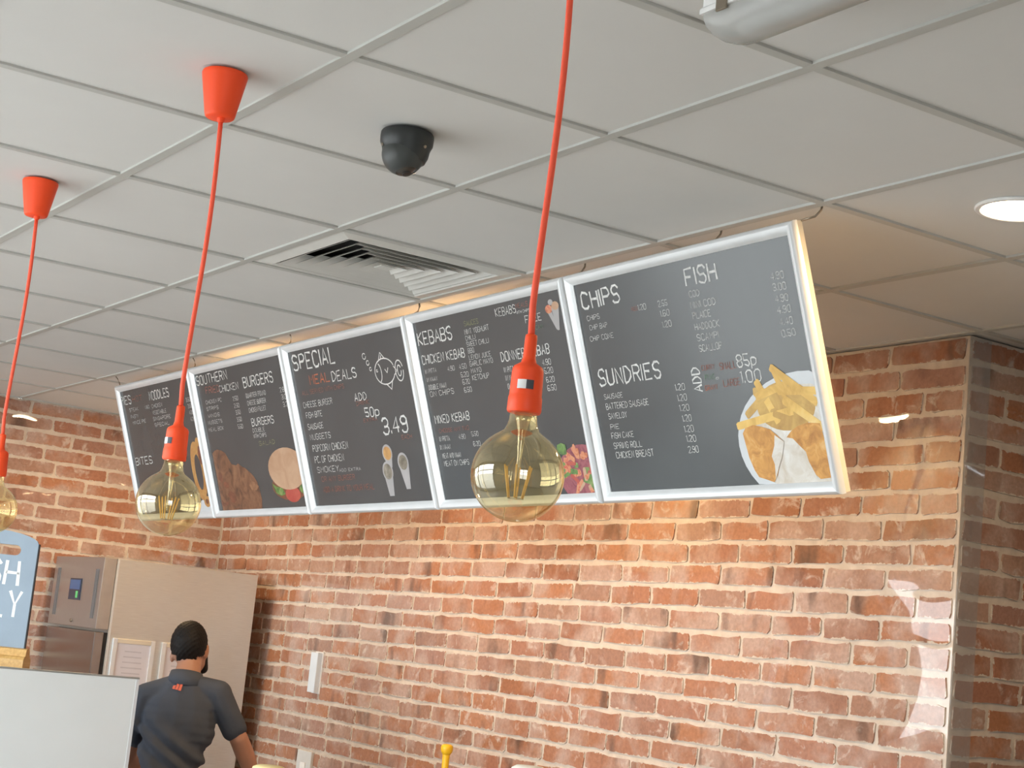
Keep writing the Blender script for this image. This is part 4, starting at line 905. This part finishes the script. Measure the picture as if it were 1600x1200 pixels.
# logo: three slanted bars
bm = bmesh.new()
def surf_y(x, z):
    return min(v.co.y for v in shirt.data.vertices if abs(v.co.x-x) < .009 and abs(v.co.z-z) < .009) - .002
for k, h in enumerate((.016, .029, .042)):
    x0 = -.022 + k*.0135; z0 = E_(-.288)
    q = [(x0, z0-.002*k), (x0+.0115, z0-.001-.002*k), (x0+.0115+h*.16, z0+h), (x0+h*.16, z0+h*.82)]
    for g in range(3):
        f0, f1 = g/3, (g+1)/3
        pts = [tuple(q[0][i]*(1-f0)+q[3][i]*f0 for i in (0, 1)), tuple(q[1][i]*(1-f0)+q[2][i]*f0 for i in (0, 1)), tuple(q[1][i]*(1-f1)+q[2][i]*f1 for i in (0, 1)), tuple(q[0][i]*(1-f1)+q[3][i]*f1 for i in (0, 1))]
        bm.faces.new([bm.verts.new((x, surf_y(x, z), z)) for x, z in pts])
bmesh.ops.recalc_face_normals(bm, faces=bm.faces); mesh_obj('logo', bm, simple('logo_red_orange', (.62, .13, .07), .6), shirt)
# trousers and shoes
bm = Blob(); chain(bm, (0, -.08, E_(-.80)), (.142, .112, .06), (0, -.08, E_(-.90)), (.15, .118, .07))
for sx in (-1, 1):
    chain(bm, (sx*.085, -.08, E_(-.90)), .092, (sx*.10, -.03, .47), .068); chain(bm, (sx*.10, -.03, .47), .068, (sx*.105, -.07, .10), .055)
remeshed('trousers', bm, .009, trouser_m, person, 4)
for sx in (-1, 1):
    bm = Blob(); chain(bm, (sx*.105, -.085, .046), (.042, .05, .045), (sx*.11, .09, .036), (.044, .055, .035)); remeshed('shoe', bm, .008, shoe_m, person, 3)
# hair cap and beard
bm = Blob()
ellips(bm, HC+Vector((-.002, -.012, .010)), (.0785, .094, .098), 32); chain(bm, HC+Vector((.004, -.056, -.035)), (.052, .030, .03), HC+Vector((.010, -.043, -.078)), (.034, .014, .016))
me = bpy.data.meshes.new('tmp_hair'); bm.to_mesh(me); bm = bmesh.new(); bm.from_mesh(me)
bmesh.ops.bisect_plane(bm, geom=bm.verts[:]+bm.edges[:]+bm.faces[:], plane_co=HC+Vector((0, .055, 0)), plane_no=Vector((.1, .9, -.35)), clear_outer=True)
bmesh.ops.holes_fill(bm, edges=bm.edges[:])
hair = remeshed('hair', bm, .0055, hair_m, person, 2, lambda c: .0022*math.sin(c.x*310+c.y*90)*math.sin(c.z*290+c.y*200) - (.009 if c.z < HC.z-.045 and abs(c.x-.004) > .045 else 0))
bm = Blob(); chain(bm, HC+Vector((.062, .032, -.035)), (.016, .020, .03), HC+Vector((.060, .062, -.092)), (.022, .030, .022)); chain(bm, HC+Vector((.060, .062, -.092)), (.022, .030, .024), HC+Vector((.005, .092, -.108)), (.034, .022, .022)); chain(bm, HC+Vector((.005, .092, -.108)), (.034, .022, .022), HC+Vector((-.040, .050, -.075)), (.016, .02, .02))
remeshed('beard', bm, .0055, hair_m, person, 2)
